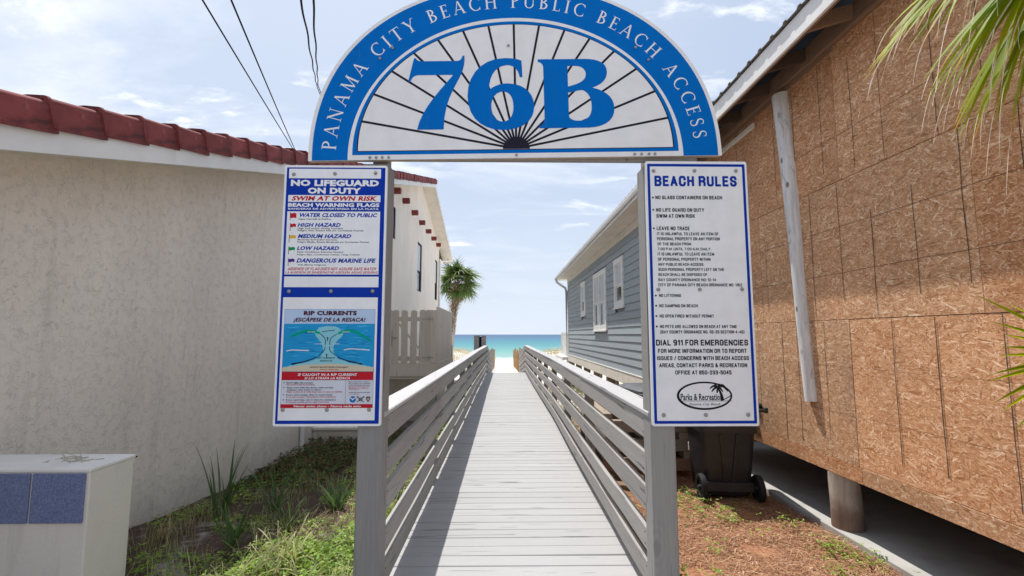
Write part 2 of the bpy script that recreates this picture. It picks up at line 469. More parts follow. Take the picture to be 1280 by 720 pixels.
def m_log(name, base, patch, stain):
    t = NT(name)
    v = t.obj
    g = t.noise(t.mapp(v, (14, 14, 1.0)), 2.0, 7, 0.7, 0.6)
    k = t.ramp(g, 0.3, 0.7, 0.72, 1.2, False)
    c_ = t.hsv(base, 0.5, 1.0, k)
    c_ = t.mix(t.ramp(t.noise(t.mapp(v, (5, 5, 1.5)), 2.6, 6, 0.7, 0.5), 0.55, 0.70, 0, 0.8), c_, patch)
    kn = t.vor(t.mapp(v, (6, 6, 3)), 1.0, 'Distance')
    c_ = t.mix(t.ramp(kn, 0.06, 0.12, 0.8, 0.0), c_, (0.09, 0.06, 0.045))
    if stain:
        c_ = t.mix(t.ramp(t.math('ADD', t.sep(t.pos)[2], t.math('MULTIPLY', t.noise(v, 5, 4, 0.6), 0.5)), 0.15, 0.55, 0.85, 0.0), c_, stain)
    t.bump(g, 0.7, 0.01)
    return t.done(c_, 0.85, 0.15)
MAT['log'] = m_log('log_wood', (0.70, 0.69, 0.68), (0.26, 0.21, 0.18), None)
MAT['piling'] = m_log('piling_wood', (0.52, 0.45, 0.38), (0.20, 0.13, 0.09), (0.16, 0.09, 0.06))

t = NT('sea')
y = t.sep(t.pos)[1]
yl = t.math('LOGARITHM', t.math('MAXIMUM', y, 1.0), 10.0)
wv = t.noise(t.mapp(t.pos, (0.01, 0.035, 1)), 1.0, 5, 0.6)
yy = t.math('ADD', yl, t.math('MULTIPLY', t.math('SUBTRACT', wv, 0.5), 0.34))
c_ = t.cramp(t.ramp(yy, 1.83, 3.6, 0, 1, False), [(0.0, (0.24, 0.36, 0.32)), (0.10, (0.11, 0.29, 0.275)), (0.24, (0.045, 0.20, 0.235)), (0.40, (0.035, 0.14, 0.22)), (0.60, (0.035, 0.095, 0.185)), (1.0, (0.045, 0.09, 0.175))])
wv2 = t.noise(t.mapp(t.pos, (0.10, 0.5, 1)), 1.0, 6, 0.65)
c_ = t.hsv(c_, 0.5, 1.0, t.ramp(wv2, 0.3, 0.7, 0.84, 1.16, False))
t.bump(t.noise(t.mapp(t.pos, (0.6, 1.6, 1)), 1.0, 4, 0.6), 0.5, 0.25)
MAT['sea'] = t.done(c_, 0.45, 0.12)
MAT['foam'] = M('sea_foam', (0.8, 0.82, 0.82), 0.8, 0.1, 2)

# ------------------------------------------------------------------ ground, sand, sea
def interp(x, tab):
    if x <= tab[0][0]: return tab[0][1]
    for (a, p), (b, q) in zip(tab, tab[1:]):
        if x <= b: return p + (q - p) * (x - a) / (b - a)
    return tab[-1][1]
LZ = [(1, -0.13), (4.5, -0.22), (6.2, -0.37), (9, -0.46), (18, -0.60), (26, -0.72), (40, -1.0), (60, -1.5), (67, -1.9), (75, -2.6), (110, -6)]
RZ = [(1, -0.19), (6, -0.21), (10, -0.36), (18, -0.58), (26, -0.72), (40, -1.0), (60, -1.5), (67, -1.9), (75, -2.6), (110, -6)]
def sst(a, b, x):
    t = max(0.0, min(1.0, (x - a) / (b - a))); return t * t * (3 - 2 * t)
def gz(x, y):
    k = sst(-0.6, 1.0, x)
    z = interp(y, LZ) * (1 - k) + interp(y, RZ) * k
    rough = sst(2.86, 3.0, x) * (1 - sst(9, 9.5, y))
    z += (noise.noise(Vector((x * 0.9, y * 0.9, 3))) * 0.035 + noise.noise(Vector((x * 3, y * 3, 9))) * 0.014) * (1 - rough)
    if y > 24:
        d = sst(1.2, 4.5, abs(x - 0.07)) * sst(25, 33, y) * (1 - sst(48, 60, y))
        z += d * (0.95 + 0.45 * noise.noise(Vector((x * 0.25, y * 0.25, 5))))
    z -= 0.05 * rough
    return z
m = MB()
def axis(stops):
    o = []
    for a, b, s in stops:
        n = max(1, int(round((b - a) / s)))
        o += [a + (b - a) * i / n for i in range(n)]
    return o + [stops[-1][1]]
xs = axis([(-3000, -400, 650), (-400, -60, 60), (-60, -8, 4), (-8, 8, 0.2), (8, 60, 4), (60, 400, 60), (400, 3000, 650)])
ys = axis([(-400, -20, 60), (-20, 0, 3), (0, 12, 0.2), (12, 34, 0.5), (34, 75, 1.0), (75, 110, 5)])
nx = len(xs)
vs = [(x, y, gz(x, y)) for y in ys for x in xs]
fs = [(j*nx+i, j*nx+i+1, (j+1)*nx+i+1, (j+1)*nx+i) for j in range(len(ys)-1) for i in range(nx-1)]
m.add(vs, fs)
t = NT('ground_sand')
sx, sy, sz = t.sep(t.pos)[:3]
n1 = t.noise(t.pos, 2.2, 6, 0.65); n2 = t.noise(t.pos, 60, 4, 0.7); n3 = t.noise(t.pos, 9, 5, 0.65)
sand = t.cramp(t.math('ADD', t.math('MULTIPLY', n3, 0.5), t.math('MULTIPLY', n2, 0.5)), [(0.25, (0.44, 0.39, 0.34)), (0.55, (0.60, 0.555, 0.50)), (0.8, (0.72, 0.68, 0.63))])
beach = t.cramp(n3, [(0.3, (0.68, 0.65, 0.60)), (0.7, (0.82, 0.80, 0.76))])
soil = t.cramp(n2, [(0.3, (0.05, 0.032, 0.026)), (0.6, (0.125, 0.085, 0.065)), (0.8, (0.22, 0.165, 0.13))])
pine = t.cramp(t.noise(t.mapp(t.pos, (1, 1, 1)), 45, 5, 0.75), [(0.3, (0.11, 0.045, 0.025)), (0.5, (0.33, 0.16, 0.09)), (0.7, (0.52, 0.31, 0.19))])
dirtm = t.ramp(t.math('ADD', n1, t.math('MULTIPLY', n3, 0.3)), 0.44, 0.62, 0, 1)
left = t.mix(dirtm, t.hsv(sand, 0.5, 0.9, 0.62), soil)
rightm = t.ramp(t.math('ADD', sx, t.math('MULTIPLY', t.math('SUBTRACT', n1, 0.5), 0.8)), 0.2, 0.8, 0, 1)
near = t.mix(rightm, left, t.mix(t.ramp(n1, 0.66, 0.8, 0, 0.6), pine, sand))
far = t.ramp(t.math('ADD', sy, t.math('MULTIPLY', n1, 5.0)), 11, 17, 0, 1)
c_ = t.mix(far, near, sand)
c_ = t.mix(t.ramp(t.math('ADD', sy, t.math('MULTIPLY', n1, 3.0)), 23, 27, 0, 1), c_, beach)
t.bump(t.math('ADD', t.math('MULTIPLY', n2, 0.4), t.math('MULTIPLY', t.noise(t.pos, 14, 5, 0.7), 1.0)), 0.7, 0.03)
struct('ground', m, t.done(c_, 0.95, 0.1), None, True, fix=False)

m = MB()
SEA = -2.05
sxs = axis([(-12000, -1500, 3500), (-1500, -200, 325), (-200, 200, 50), (200, 1500, 325), (1500, 12000, 3500)])
sys_ = axis([(62, 120, 4), (120, 600, 60), (600, 3000, 400), (3000, 12000, 3000)])
nx = len(sxs)
m.add([(x, y, SEA) for y in sys_ for x in sxs], [(j*nx+i, j*nx+i+1, (j+1)*nx+i+1, (j+1)*nx+i) for j in range(len(sys_)-1) for i in range(nx-1)])
struct('sea', m, MAT['sea'], None, False, fix=False)
rng = random.Random(5)
m = MB()
for k, (yy, amp, x0, x1) in enumerate(((71, 0.8, -60, 60), (84, 0.7, -30, -4), (78, 0.9, 7, 30), (96, 0.6, 10, 34))):
    n = int((x1 - x0) / 1.0); pts = []
    for i in range(n + 1):
        x = x0 + (x1 - x0) * i / n
        c = yy + noise.noise(Vector((x * 0.15, k * 9, 0))) * 2.0
        w = amp * (0.35 + abs(noise.noise(Vector((x * 0.5, k * 5, 2)))) * 1.6) * min(1, i / 4, (n - i) / 4)
        pts.append((x, c - w, SEA + 0.015, x, c, SEA + 0.02 + 0.14 * w, x, c + w * 0.6, SEA + 0.015))
    vs = []
    for p in pts: vs += [p[0:3], p[3:6], p[6:9]]
    m.add(vs, [q for i in range(n) for q in ((i*3, i*3+3, i*3+4, i*3+1), (i*3+1, i*3+4, i*3+5, i*3+2))])
struct('surf_foam', m, MAT['foam'], None, True, kind='stuff')

# unseen concrete where the boardwalk starts, added to bounce sunlight onto the signs
m = MB()
for i, xa in enumerate((-14, -10.5, -7, -3.5, 0, 3.5, 7, 10.5)):
    for j, ya in enumerate((-22, -18.5, -15, -11.5, -8, -4.5, -1.9)):
        m.box(xa + 0.006, xa + 3.494, ya + 0.006, ya + (3.494 if j < 6 else 1.994), -0.3, -0.02, 0.006)
struct('bounce_pavement', m, M('pale_concrete', (0.56, 0.54, 0.50), 0.9, 0.08, 2, 0.3, 90, 0.002, dirt=0.2, dirtc=(0.32, 0.30, 0.27)))

# ------------------------------------------------------------------ boardwalk
XL, XR = -0.685, 0.830
BEND, END = 19.2, 26.2
DROP = 0.70
def dz(y): return 0.0 if y < BEND else -DROP * (y - BEND) / (END - BEND)
BW = thing('boardwalk', 'long grey painted plank boardwalk running between the houses to the beach', 'boardwalk', (0.07, 11, 0))
rng = random.Random(3)
pitch = 0.146
meshes = []
for k in range(5):
    m = MB()
    x0, x1, n = XL - 0.13, XR + 0.13, 6
    h = pitch / 2 - 0.0028
    m.box(x0, x1, -h, h, -0.038, 0, 0.004)
    for v in range(len(m.v)):
        x, y, z = m.v[v]
        m.v[v] = (x, y, z + 0.002 * math.sin(x * 2.1 + k * 1.7))
    me = m.mesh('plank', (0.07, 0, 0)); me.materials.append(MAT['plank']); meshes.append(me)
y = 0.15; i = 0
while y < END:
    a = 0 if y < BEND else -math.atan(DROP / (END - BEND))
    inst('plank', meshes[i % 5], BW, (0.07 + rng.uniform(-0.004, 0.004), y, dz(y) + rng.uniform(-0.0015, 0.0015)), (a, rng.uniform(-0.001, 0.001), rng.uniform(-0.002, 0.002)))
    y += pitch; i += 1
for x in (XL + 0.0, 0.07, XR - 0.0):
    m = MB(); m.beam((x, 0.1, -0.13), (x, BEND, -0.13), 0.04, 0.18); m.beam((x, BEND, -0.13), (x, END - 0.1, -0.13 - DROP), 0.04, 0.18)
    part('joist', m, MAT['post'], BW)
for yy in (3.2, 6.8, 10.4, 14, 17.6):
    for x in (XL + 0.1, XR - 0.1):
        m = MB(); m.box(x - 0.06, x + 0.06, yy - 0.06, yy + 0.06, -1.2, -0.225); part('pile', m, MAT['post'], BW)

def railing(side, label):
    sgn = -1 if side == 'l' else 1
    xi = XL if side == 'l' else XR
    T = thing('railing', label, 'railing', (xi, 11, 0))
    rng = random.Random(11 if side == 'l' else 12)
    levels = [(0.915, 1.05), (0.70, 0.832), (0.50, 0.64), (0.275, 0.40), (0.085, 0.212)]
    ends = [2.80, 5.22, 8.85, 12.4, 15.95, BEND, 22.8, END]
    off = [0.0] + [rng.uniform(-0.012, 0.014) for _ in ends[1:]]
    if side == 'r': off[2] = 0.03
    zo = [0.0] + [rng.uniform(-0.010, 0.008) for _ in ends[1:]]
    for li, (z0, z1) in enumerate(levels):
        for k in range(len(ends) - 1):
            a, b = ends[k] + 0.003, ends[k+1] - 0.003
            if k == 0: a += (-0.01, 0.006, -0.004, 0.004, -0.008)[li]
            j = rng.uniform(-0.004, 0.004)
            m = MB()
            xa, xb = xi - sgn * 0.0 + sgn * off[k] + j * 0, xi + sgn * off[k+1]
            za, zb = dz(a) + zo[k] * 0.8, dz(b) + zo[k+1] * 0.8
            th = 0.038 * sgn
            nseg = 4
            ring = []
            for q in range(nseg + 1):
                f = q / nseg; yy = a + (b - a) * f
                x = xa + (xb - xa) * f + sgn * 0.004 * math.sin(f * 3.14) * rng.uniform(-1, 1); z = za + (zb - za) * f - 0.004 * math.sin(f * 3.14) * rng.uniform(0, 1)
                e = 0.003
                ring.append([(x + e*sgn, yy, z0 + z), (x + th - e*sgn, yy, z0 + z), (x + th, yy, z0 + z + e), (x + th, yy, z1 + z - e), (x + th - e*sgn, yy, z1 + z), (x + e*sgn, yy, z1 + z), (x, yy, z1 + z - e), (x, yy, z0 + z + e)])
            vs = [p for r in ring for p in r]
            fs = [(q*8+w, q*8+(w+1) % 8, (q+1)*8+(w+1) % 8, (q+1)*8+w) for q in range(nseg) for w in range(8)] + [tuple(range(8)), tuple(nseg*8+w for w in range(8))]
            m.add(vs, fs)
            bo = part('rail_board', m, MAT['rail'], T)
            if k < 3:       # screw heads by the board ends
                ms = MB()
                for sz_ in (z0 + 0.03, z1 - 0.03):
                    for sy_ in ((0.035, 0.085) if k == 0 else (0.03, b - a - 0.03)):
                        xs0 = xa + (xb - xa) * sy_ / (b - a); ms.tube([(xs0 + sgn*0.003, a + sy_, sz_), (xs0 - sgn * 0.0015, a + sy_, sz_)], 0.0045, 8)
                part('screw', ms, MAT['ray'], bo)['kind'] = 'stuff'
    for k in range(len(ends) - 1):
        a, b = ends[k] + 0.002, ends[k+1] - 0.002
        if k == 0: a = 2.745
        m = MB()
        xa, xb = xi + sgn * off[k], xi + sgn * off[k+1]
        za, zb = dz(a) + zo[k] * 0.8 + 1.053, dz(b) + zo[k+1] * 0.8 + 1.053
        jj = (rng.uniform(-0.006, 0.006), rng.uniform(-0.006, 0.006))
        w0, w1, h, e = -0.006 * sgn, 0.150 * sgn, 0.030, 0.006
        A = [(xa+w0+jj[0], a, za+e), (xa+w0+e*sgn+jj[0], a, za), (xa+w1, a, za), (xa+w1, a, za+h-e), (xa+w1-e*sgn, a, za+h), (xa+w0+e*sgn+jj[0], a, za+h), (xa+w0+jj[0], a, za+h-e)]
        B = [(p[0] - xa + xb + jj[1] - jj[0] * 0, b, p[2] - za + zb) for p in A]
        n = len(A)
        m.add(A + B, [(i, (i+1) % n, (i+1) % n + n, i + n) for i in range(n)] + [tuple(range(n)), tuple(range(n, 2*n))])
        part('rail_cap', m, MAT['rail_cap'], T)
    ys = [2.87] + [3.4 + 1.8 * k for k in range(0)] + [5.2, 7.0, 8.83, 10.6, 12.4, 14.2, 15.95, 17.6, 19.15, 21.0, 22.8, 24.4, 26.1]
    for yy in ys:
        w = 0.045
        x0 = xi + sgn * 0.040 + sgn * 0.008
        m = MB(); m.box(min(x0, x0 + sgn*0.09), max(x0, x0 + sgn*0.09), yy - w, yy + w, gz(xi, yy) - 0.2, dz(yy) + 1.035, 0.004)
        part('post', m, MAT['post'], T)
    return T
railing('l', 'left grey board railing of the boardwalk, its shadow lying on the deck')
railing('r', 'right sunlit grey board railing of the boardwalk beside the trash bins')

# ------------------------------------------------------------------ entrance frame
T = thing('entrance_frame', 'pair of thick grey painted posts with crossbeam carrying the entrance signs', 'frame', (0.07, 2.78, 0))
def post(x0, x1, tilt=0.0):
    m = MB(); m.box(x0, x1, 2.722, 2.862, -0.6, 2.530, 0.006)
    o = part('post', m, MAT['post'], T)
    return o
post(-0.823, -0.683); post(0.828, 0.968)
m = MB(); m.box(-1.02, 1.16, 2.735, 2.773, 2.56, 2.70, 0.004); part('crossbeam', m, MAT['post'], T)
for x in (-0.75, 0.07, 0.90):
    m = MB(); m.box(x - 0.045, x + 0.045, 2.775, 2.865, 2.532 if x != 0.07 else 2.62, 3.36 if x == 0.07 else 3.05, 0.004); part('upright', m, MAT['post'], T)

# ------------------------------------------------------------------ left stucco house
LW, LF = -3.40, -2.86          # wall plane, rake board plane
PK, SL = 19.1, 0.3045          # gable peak, slope
def rake(y, z0): return z0 + SL * y if y <= PK else z0 + SL * PK - SL * (y - PK)
ZF0 = 2.565 - SL * 2.62         # bottom of the rake board at y = 0
Y0, Y1 = -1.0, 26.0
H = thing('stucco_house', 'beige stucco house with red clay tiled gable along the left of the boardwalk', 'house', (-3.4, 12, 0))
# wall in pieces round the window openings
wins = [('A', 12.9, 14.55, 4.45, 5.45), ('B', 18.30, 19.28, 3.23, 5.17), ('C', 22.95, 23.80, 3.22, 5.20)]
WY1 = 24.55
ysplit = sorted(set([Y0, WY1, PK] + [w[1] for w in wins] + [w[2] for w in wins]))
m = MB()
for a, b in zip(ysplit, ysplit[1:]):
    w = [q for q in wins if q[1] <= a and q[2] >= b]
    za = lambda yy: rake(yy, ZF0) + 0.10
    segs = [(-1.2, None)] if not w else [(-1.2, w[0][3]), (w[0][4], None)]
    for z0, z1 in segs:
        A = [(LW, a, z0), (LW, b, z0), (LW, b, za(b) if z1 is None else z1), (LW, a, za(a) if z1 is None else z1)]
        m.hexa(A, [(LW - 0.2, p[1], p[2]) for p in A])
m.box(-12, LW, WY1 - 0.2, WY1 - 0.001, -1.2, rake(WY1, ZF0)); m.box(-12, LW, Y0 + 0.001, Y0 + 0.2, -1.2, rake(Y0, ZF0))
part('wall', m, MAT['stucco'], H)
# rake board, soffit
for (a, b) in ((Y0, 4.02), (4.02, PK), (PK, Y1)):
    m = MB()
    A = [(LF, a, rake(a, ZF0)), (LF, b, rake(b, ZF0)), (LF, b, rake(b, ZF0) + 0.19), (LF, a, rake(a, ZF0) + 0.19)]
    m.hexa(A, [(LF - 0.03, p[1], p[2]) for p in A]); part('rake_board', m, MAT['white_paint'], H)
for (a, b) in ((Y0, PK), (PK, Y1)):
    m = MB()
    A = [(LF - 0.031, a, rake(a, ZF0) + 0.02), (LF - 0.031, b, rake(b, ZF0) + 0.02), (LW - 0.02, b, rake(b, ZF0) + 0.02), (LW - 0.02, a, rake(a, ZF0) + 0.02)]
    m.hexa(A, [(p[0], p[1], p[2] + 0.02) for p in A]); part('soffit', m, MAT['cream_paint'], H)
m = MB()
m.box(-8, LF - 0.001, Y1 - 0.03, Y1, rake(Y1, ZF0) - 0.03, rake(Y1, ZF0) + 0.2); part('fascia', m, MAT['white_paint'], H)
m = MB(); A = [(LF - 0.02, WY1 + 0.001, rake(WY1, ZF0) - 0.55), (LF - 0.02, WY1 + 0.001, rake(WY1, ZF0) - 0.55), (-8, WY1, 0), (-8, WY1, 0)]
m = MB(); m.box(-8, LW + 0.03, WY1 + 0.001, Y1 - 0.031, rake(Y1, ZF0) - 0.02, rake(Y1, ZF0) + 0.0); part('soffit', m, MAT['cream_paint'], H)
# roof slab and barrel tile field
for (a, b) in ((Y0, PK), (PK, Y1)):
    m = MB()
    A = [(LF - 0.031, a, rake(a, ZF0) + 0.16), (LF - 0.031, b, rake(b, ZF0) + 0.16), (-12, b, rake(b, ZF0) + 0.16), (-12, a, rake(a, ZF0) + 0.16)]
    m.hexa(A, [(p[0], p[1], p[2] + 0.05) for p in A]); part('roof_deck', m, MAT['cream_paint'], H)
    m = MB(); n = 25
    for i in range(n):
        xc = LF - 0.32 - i * 0.34
        pr = [(xc + 0.155 * math.cos(q), 0.10 * math.sin(q)) for q in [math.pi * k / 6 for k in range(7)]]
        vs = [(x, a, rake(a, ZF0) + 0.215 + z) for x, z in pr] + [(x, b, rake(b, ZF0) + 0.215 + z) for x, z in pr]
        m.add(vs, [(k, k+1, k+8, k+7) for k in range(6)])
    struct('roof_tiles', m, MAT['tile'], H, True, kind='stuff')
# rake tiles, one by one
def rake_tile_mesh():
    m = MB(); L = 0.425
    secs = []
    for f, s, lift in ((0.0, 1.0, 0.022), (0.05, 1.0, 0.022), (0.06, 0.93, 0.016), (1.0, 0.86, -0.012)):
        h, w = 0.185 * (0.9 + 0.1 * s), 0.20 * s
        o = 0.030 * s + (0.006 if f < 0.055 else 0)
        pr = [(o, -0.012), (o + 0.003, h * 0.86), (o - 0.006, h * 0.96), (o - 0.022, h), (o - w * 0.6, h + 0.006), (o - w, h), (o - w, h - 0.02), (o - w * 0.6, h - 0.014), (o - 0.035, h - 0.022), (o - 0.024, h * 0.8), (o - 0.020, -0.012)]
        secs.append([(x, f * L, z + lift) for x, z in pr])
    n = len(secs[0]); vs = [p for s_ in secs for p in s_]
    fs = [(i*n+k, i*n+(k+1) % n, (i+1)*n+(k+1) % n, (i+1)*n+k) for i in range(3) for k in range(n)] + [tuple(range(n)), tuple(3*n+k for k in range(n))]
    m.add(vs, fs)
    me = m.mesh('rake_tile', (0,0,0), True, 40); me.materials.append(MAT['tile'])
    bm = bmesh.new(); bm.from_mesh(me); bmesh.ops.recalc_face_normals(bm, faces=bm.faces); bm.to_mesh(me); bm.free()
    return me
rt = rake_tile_mesh()
sa = math.atan(SL); st = 0.373
rng = random.Random(8)
y = 0.29
while y < PK - 0.1:
    inst('rake_tile', rt, H, (LF + rng.uniform(-0.006, 0.004), y + rng.uniform(-0.012, 0.012), rake(y, ZF0) + 0.150 + rng.uniform(-0.006, 0.006)), (sa + rng.uniform(-0.02, 0.02), rng.uniform(-0.03, 0.03), rng.uniform(-0.02, 0.02)))
    y += st
y = Y1
while y > PK + 0.3:
    inst('rake_tile', rt, H, (LF - 0.20, y, rake(y, ZF0) + 0.150), (sa, 0, math.pi + rng.uniform(-0.01, 0.01)))
    y -= st
# red tile pipe ends (vigas)
m = MB(); n = 8
pr = [(0.0, 0.09), (0.065, 0.09), (0.10, 0.075), (0.105, 0.02), (0.09, -0.04), (0.05, -0.085), (-0.05, -0.085), (-0.09, -0.04), (-0.105, 0.02), (-0.10, 0.075), (-0.065, 0.09)]
m.prism([(0, a_, b_) for a_, b_ in pr], (0.22, 0, 0))
vm = m.mesh('tile_vent'); vm.materials.append(MAT['tile'])
for yy in (12.7, 14.16, 15.5, 17.05, 18.6, 20.2, 21.75, 23.3):
    inst('tile_vent', vm, H, (LW, yy, 5.90 if yy < 15 else 5.97))
for nme, a, b, z0, z1 in wins:
    f = MB(); e = 0.05
    for (p, q, r_, s_) in ((a, b, z0, z0 + e), (a, b, z1 - e, z1), (a, a + e, z0 + e, z1 - e), (b - e, b, z0 + e, z1 - e)):
        f.box(LW - 0.09, LW - 0.025, p, q, r_, s_)
    if nme != 'A': f.box(LW - 0.09, LW - 0.03, a + e, b - e, z0 + (z1 - z0) * 0.40, z0 + (z1 - z0) * 0.40 + 0.05)
    w = part('window', f, MAT['ray'], H)
    if nme == 'A':
        g = MB(); g.box(LW - 0.07, LW - 0.06, a + e, b - e, z0 + e, z1 - e); part('pane', g, MAT['blind'], w)
    else:
        zm = z0 + (z1 - z0) * 0.40
        g = MB(); g.box(LW - 0.07, LW - 0.06, a + e, b - e, z0 + e, zm); part('pane', g, MAT['glass'], w)
        g = MB(); g.box(LW - 0.07, LW - 0.06, a + e, b - e, zm + 0.05, z1 - e); part('pane', g, MAT['blind'], w)
# drain pipe at the wall
m = MB(); m.tube([(LW + 0.04, 8.1, -0.45), (LW + 0.04, 8.1, 0.6), (LW + 0.04, 8.1, 3.9)], 0.035, 10); m.box(LW - 0.0, LW + 0.09, 8.06, 8.14, 0.1, 0.13); m.box(LW - 0.0, LW + 0.09, 8.06, 8.14, 2.3, 2.33)
part('drain_pipe', m, MAT['white_paint'], H, True, 30)
m = MB(); m.tube([(LW + 0.05, 24.3, -0.6), (LW + 0.05, 24.3, 5.3), (LW + 0.3, 25.8, 5.55)], 0.05, 10); part('drain_pipe', m, MAT['white_paint'], H, True, 30)
m = MB(); m.tube([(LW - 0.01, 4.55, 0.40), (LW + 0.006, 4.55, 0.40)], 0.008, 8); part('wall_hole', m, MAT['ray'], H)

# low stucco stoop by the house
T = thing('stoop', 'low stucco step block with pale slab top beside the left house wall', 'stoop', (-2.9, 9.2, -0.46))
m = MB(); m.box(-3.395, -2.25, 8.64, 10.36, -0.8, -0.165); part('base', m, MAT['stucco'], T)
m = MB(); m.box(-3.39, -2.21, 8.60, 10.37, -0.164, -0.115, 0.006); part('slab', m, MAT['cream_paint'], T)

# ------------------------------------------------------------------ gated stair enclosure
T = thing('stair_enclosure', 'raised cream picket gate and solid board fence built off the left house', 'gate', (-2.4, 10.5, 0.6))
EX, EY, EY1 = -1.50, 10.45, 13.6
ZT, ZB = 2.06, 0.90
m = MB(); m.box(-3.39, EX - 0.03, EY + 0.05, EY1, 0.55, 0.87); part('floor_frame', m, MAT['house_fence'], T)
m = MB(); m.box(-3.39, EX, EY, EY + 0.045, 0.615, 0.895); part('band_board', m, MAT['house_fence'], T)
m = MB(); m.box(EX, EX + 0.04, EY - 0.0, EY1, 0.50, 0.895); part('band_board', m, MAT['house_fence'], T)
def picket(w, h, rnd_top=True):
    m = MB(); pts = [(-w/2, 0), (w/2, 0)]
    if rnd_top:
        pts += [(w/2, h - w*0.26), (w*0.42, h - w*0.12), (w*0.27, h - w*0.03), (0, h), (-w*0.27, h - w*0.03), (-w*0.42, h - w*0.12), (-w/2, h - w*0.26)]
    else: pts += [(w/2, h - 0.03), (w/2 - 0.03, h), (-w/2 + 0.03, h), (-w/2, h - 0.03)]
    m.prism([(x, 0, z) for x, z in pts], (0, 0.02, 0))
    me = m.mesh('picket'); me.materials.append(MAT['house_fence']); return me
pk = picket(0.142, ZT - ZB)
rng = random.Random(4)
xs_ = [-3.28, -3.09, -2.90, -2.71, -2.52, -2.385, -2.19, -1.995, -1.80, -1.665]
for x in xs_:
    inst('picket', pk, T, (x, EY - 0.012, ZB + rng.uniform(-0.008, 0.008)), (0, rng.uniform(-0.006, 0.006), 0))
m = MB(); m.box(EX - 0.125, EX + 0.02, EY - 0.015, EY + 0.05, 0.896, ZT + 0.01, 0.01); part('corner_post', m, MAT['house_fence'], T)
for z in (1.0, 1.86):
    m = MB(); m.box(-3.3, -1.63, EY + 0.010, EY + 0.05, z - 0.045, z + 0.045); part('gate_rail', m, MAT['house_fence'], T)
m = MB(); m.beam((-2.40, EY + 0.03, 1.84), (-1.72, EY + 0.03, 1.04), 0.035, 0.09, (0, 1, 0)); part('gate_brace', m, MAT['house_fence'], T)
for z in (1.02, 1.86):
    m = MB(); m.box(-1.80, -1.56, EY - 0.020, EY - 0.0135, z - 0.012, z + 0.012); m.box(-1.665, -1.63, EY - 0.024, EY - 0.0135, z - 0.045, z + 0.045); part('hinge', m, MAT['bolt'], T)
m = MB(); m.box(-2.49, -2.36, EY - 0.030, EY - 0.0135, 1.435, 1.46); m.box(-2.47, -2.44, EY - 0.036, EY - 0.0135, 1.41, 1.49); part('latch', m, MAT['bolt'], T)
ss = picket(0.142, 1.26, True)
y = EY + 0.14
while y < EY1:
    inst('picket', ss, T, (EX + 0.002, y, 0.896), (0, 0, math.pi / 2)); y += 0.145
m = MB(); m.box(EX - 0.06, EX - 0.02, EY + 0.06, EY1, 1.80, 1.89); m.box(EX - 0.06, EX - 0.02, EY + 0.06, EY1, 1.0, 1.09); part('fence_rail', m, MAT['house_fence'], T)
m = MB(); m.box(-3.39, -1.60, EY + 0.9, EY + 1.0, -0.9, 0.549); part('under_wall', m, MAT['stucco'], T)
for x, y in ((-1.56, 10.52), (-1.56, 13.5)):
    m = MB(); m.box(x - 0.05, x + 0.05, y - 0.05, y + 0.05, -1.1, 0.549 if True else 0); part('support_post', m, MAT['house_fence'], T)
# sloping stucco stair string under the landing
m = MB(); m.prism([(-1.66, 10.8, -0.5), (-1.66, 13.4, -0.5), (-1.66, 13.4, 0.54), (-1.66, 12.9, 0.54)], (-0.15, 0, 0)); part('stair_side', m, MAT['stucco'], T)

# ------------------------------------------------------------------ right house under repair (strand board)
OX = 2.90
T = thing('boarded_house', 'raised house sheathed in bare brown strand board right of the boardwalk', 'house', (OX, 4, 0))
OY0, OY1 = 0.4, 7.2
seams = [(0.312, 0.448), (0.448, 1.650), (1.650, 2.850), (2.850, 4.060)]
vj = [[3.9, 6.3], [1.6, 3.93, 6.37], [2.8, 5.24], [1.5, 3.93, 6.37]]
rng = random.Random(6)
for (z0, z1), cuts in zip(seams, vj):
    yy = [OY0] + cuts + [OY1]
    for a, b in zip(yy, yy[1:]):
        j = rng.uniform(0, 0.004)
        m = MB(); m.box(OX - j, OX + 0.012, a + 0.002, b - 0.002, z0 + 0.0022, z1 - 0.0022, 0.001)
        part('strand_board_panel', m, MAT['osb'], T)
m = MB(); m.box(OX + 0.013, OX + 0.10, OY0, OY1, 0.32, 4.05); part('wall_frame', m, MAT['void_black'], T)
m = MB(); m.box(OX + 0.10, 9.0, OY0, OY1, 0.315, 0.50); m.box(8.9, 9.0, OY0, OY1, 0.5, 4.05); m.box(OX + 0.1, 8.9, OY0, OY0 + 0.1, 0.5, 4.05); m.box(OX + 0.1, 8.9, OY1 - 0.1, OY1, 0.5, 4.05)
part('floor_and_walls', m, MAT['rawwood'], T)
# chalk and stud lines with nail dots: drawn on the boards
m = MB()
def markline(y, z0, z1, w=0.004, wob=0.004, x=OX - 0.0052):
    n = max(2, int((z1 - z0) / 0.08)); vs = []
    for i in range(n + 1):
        z = z0 + (z1 - z0) * i / n; d = wob * noise.noise(Vector((y * 7, z * 2.3, 1))) * 2; ww = w * (0.6 + 0.8 * abs(noise.noise(Vector((y * 3, z * 9, 4)))))
        vs += [(x, y + d - ww / 2, z), (x, y + d + ww / 2, z)]
    m.add(vs, [(i*2, i*2+1, i*2+3, i*2+2) for i in range(n)])
for (z0, z1), st_ in zip(seams[1:], (1.32, 1.05, 1.22)):
    y = st_
    k = 0
    while y < OY1:
        yy = y + rng.uniform(-0.05, 0.05)
        if rng.random() < (0.88): markline(yy, z0 + rng.uniform(0.01, 0.2), z1 - 0.01 - (0.35 * rng.random() if rng.random() < 0.3 else 0), rng.uniform(0.0045, 0.009))
        y += 0.405 if k % 3 else 0.30
        k += 1
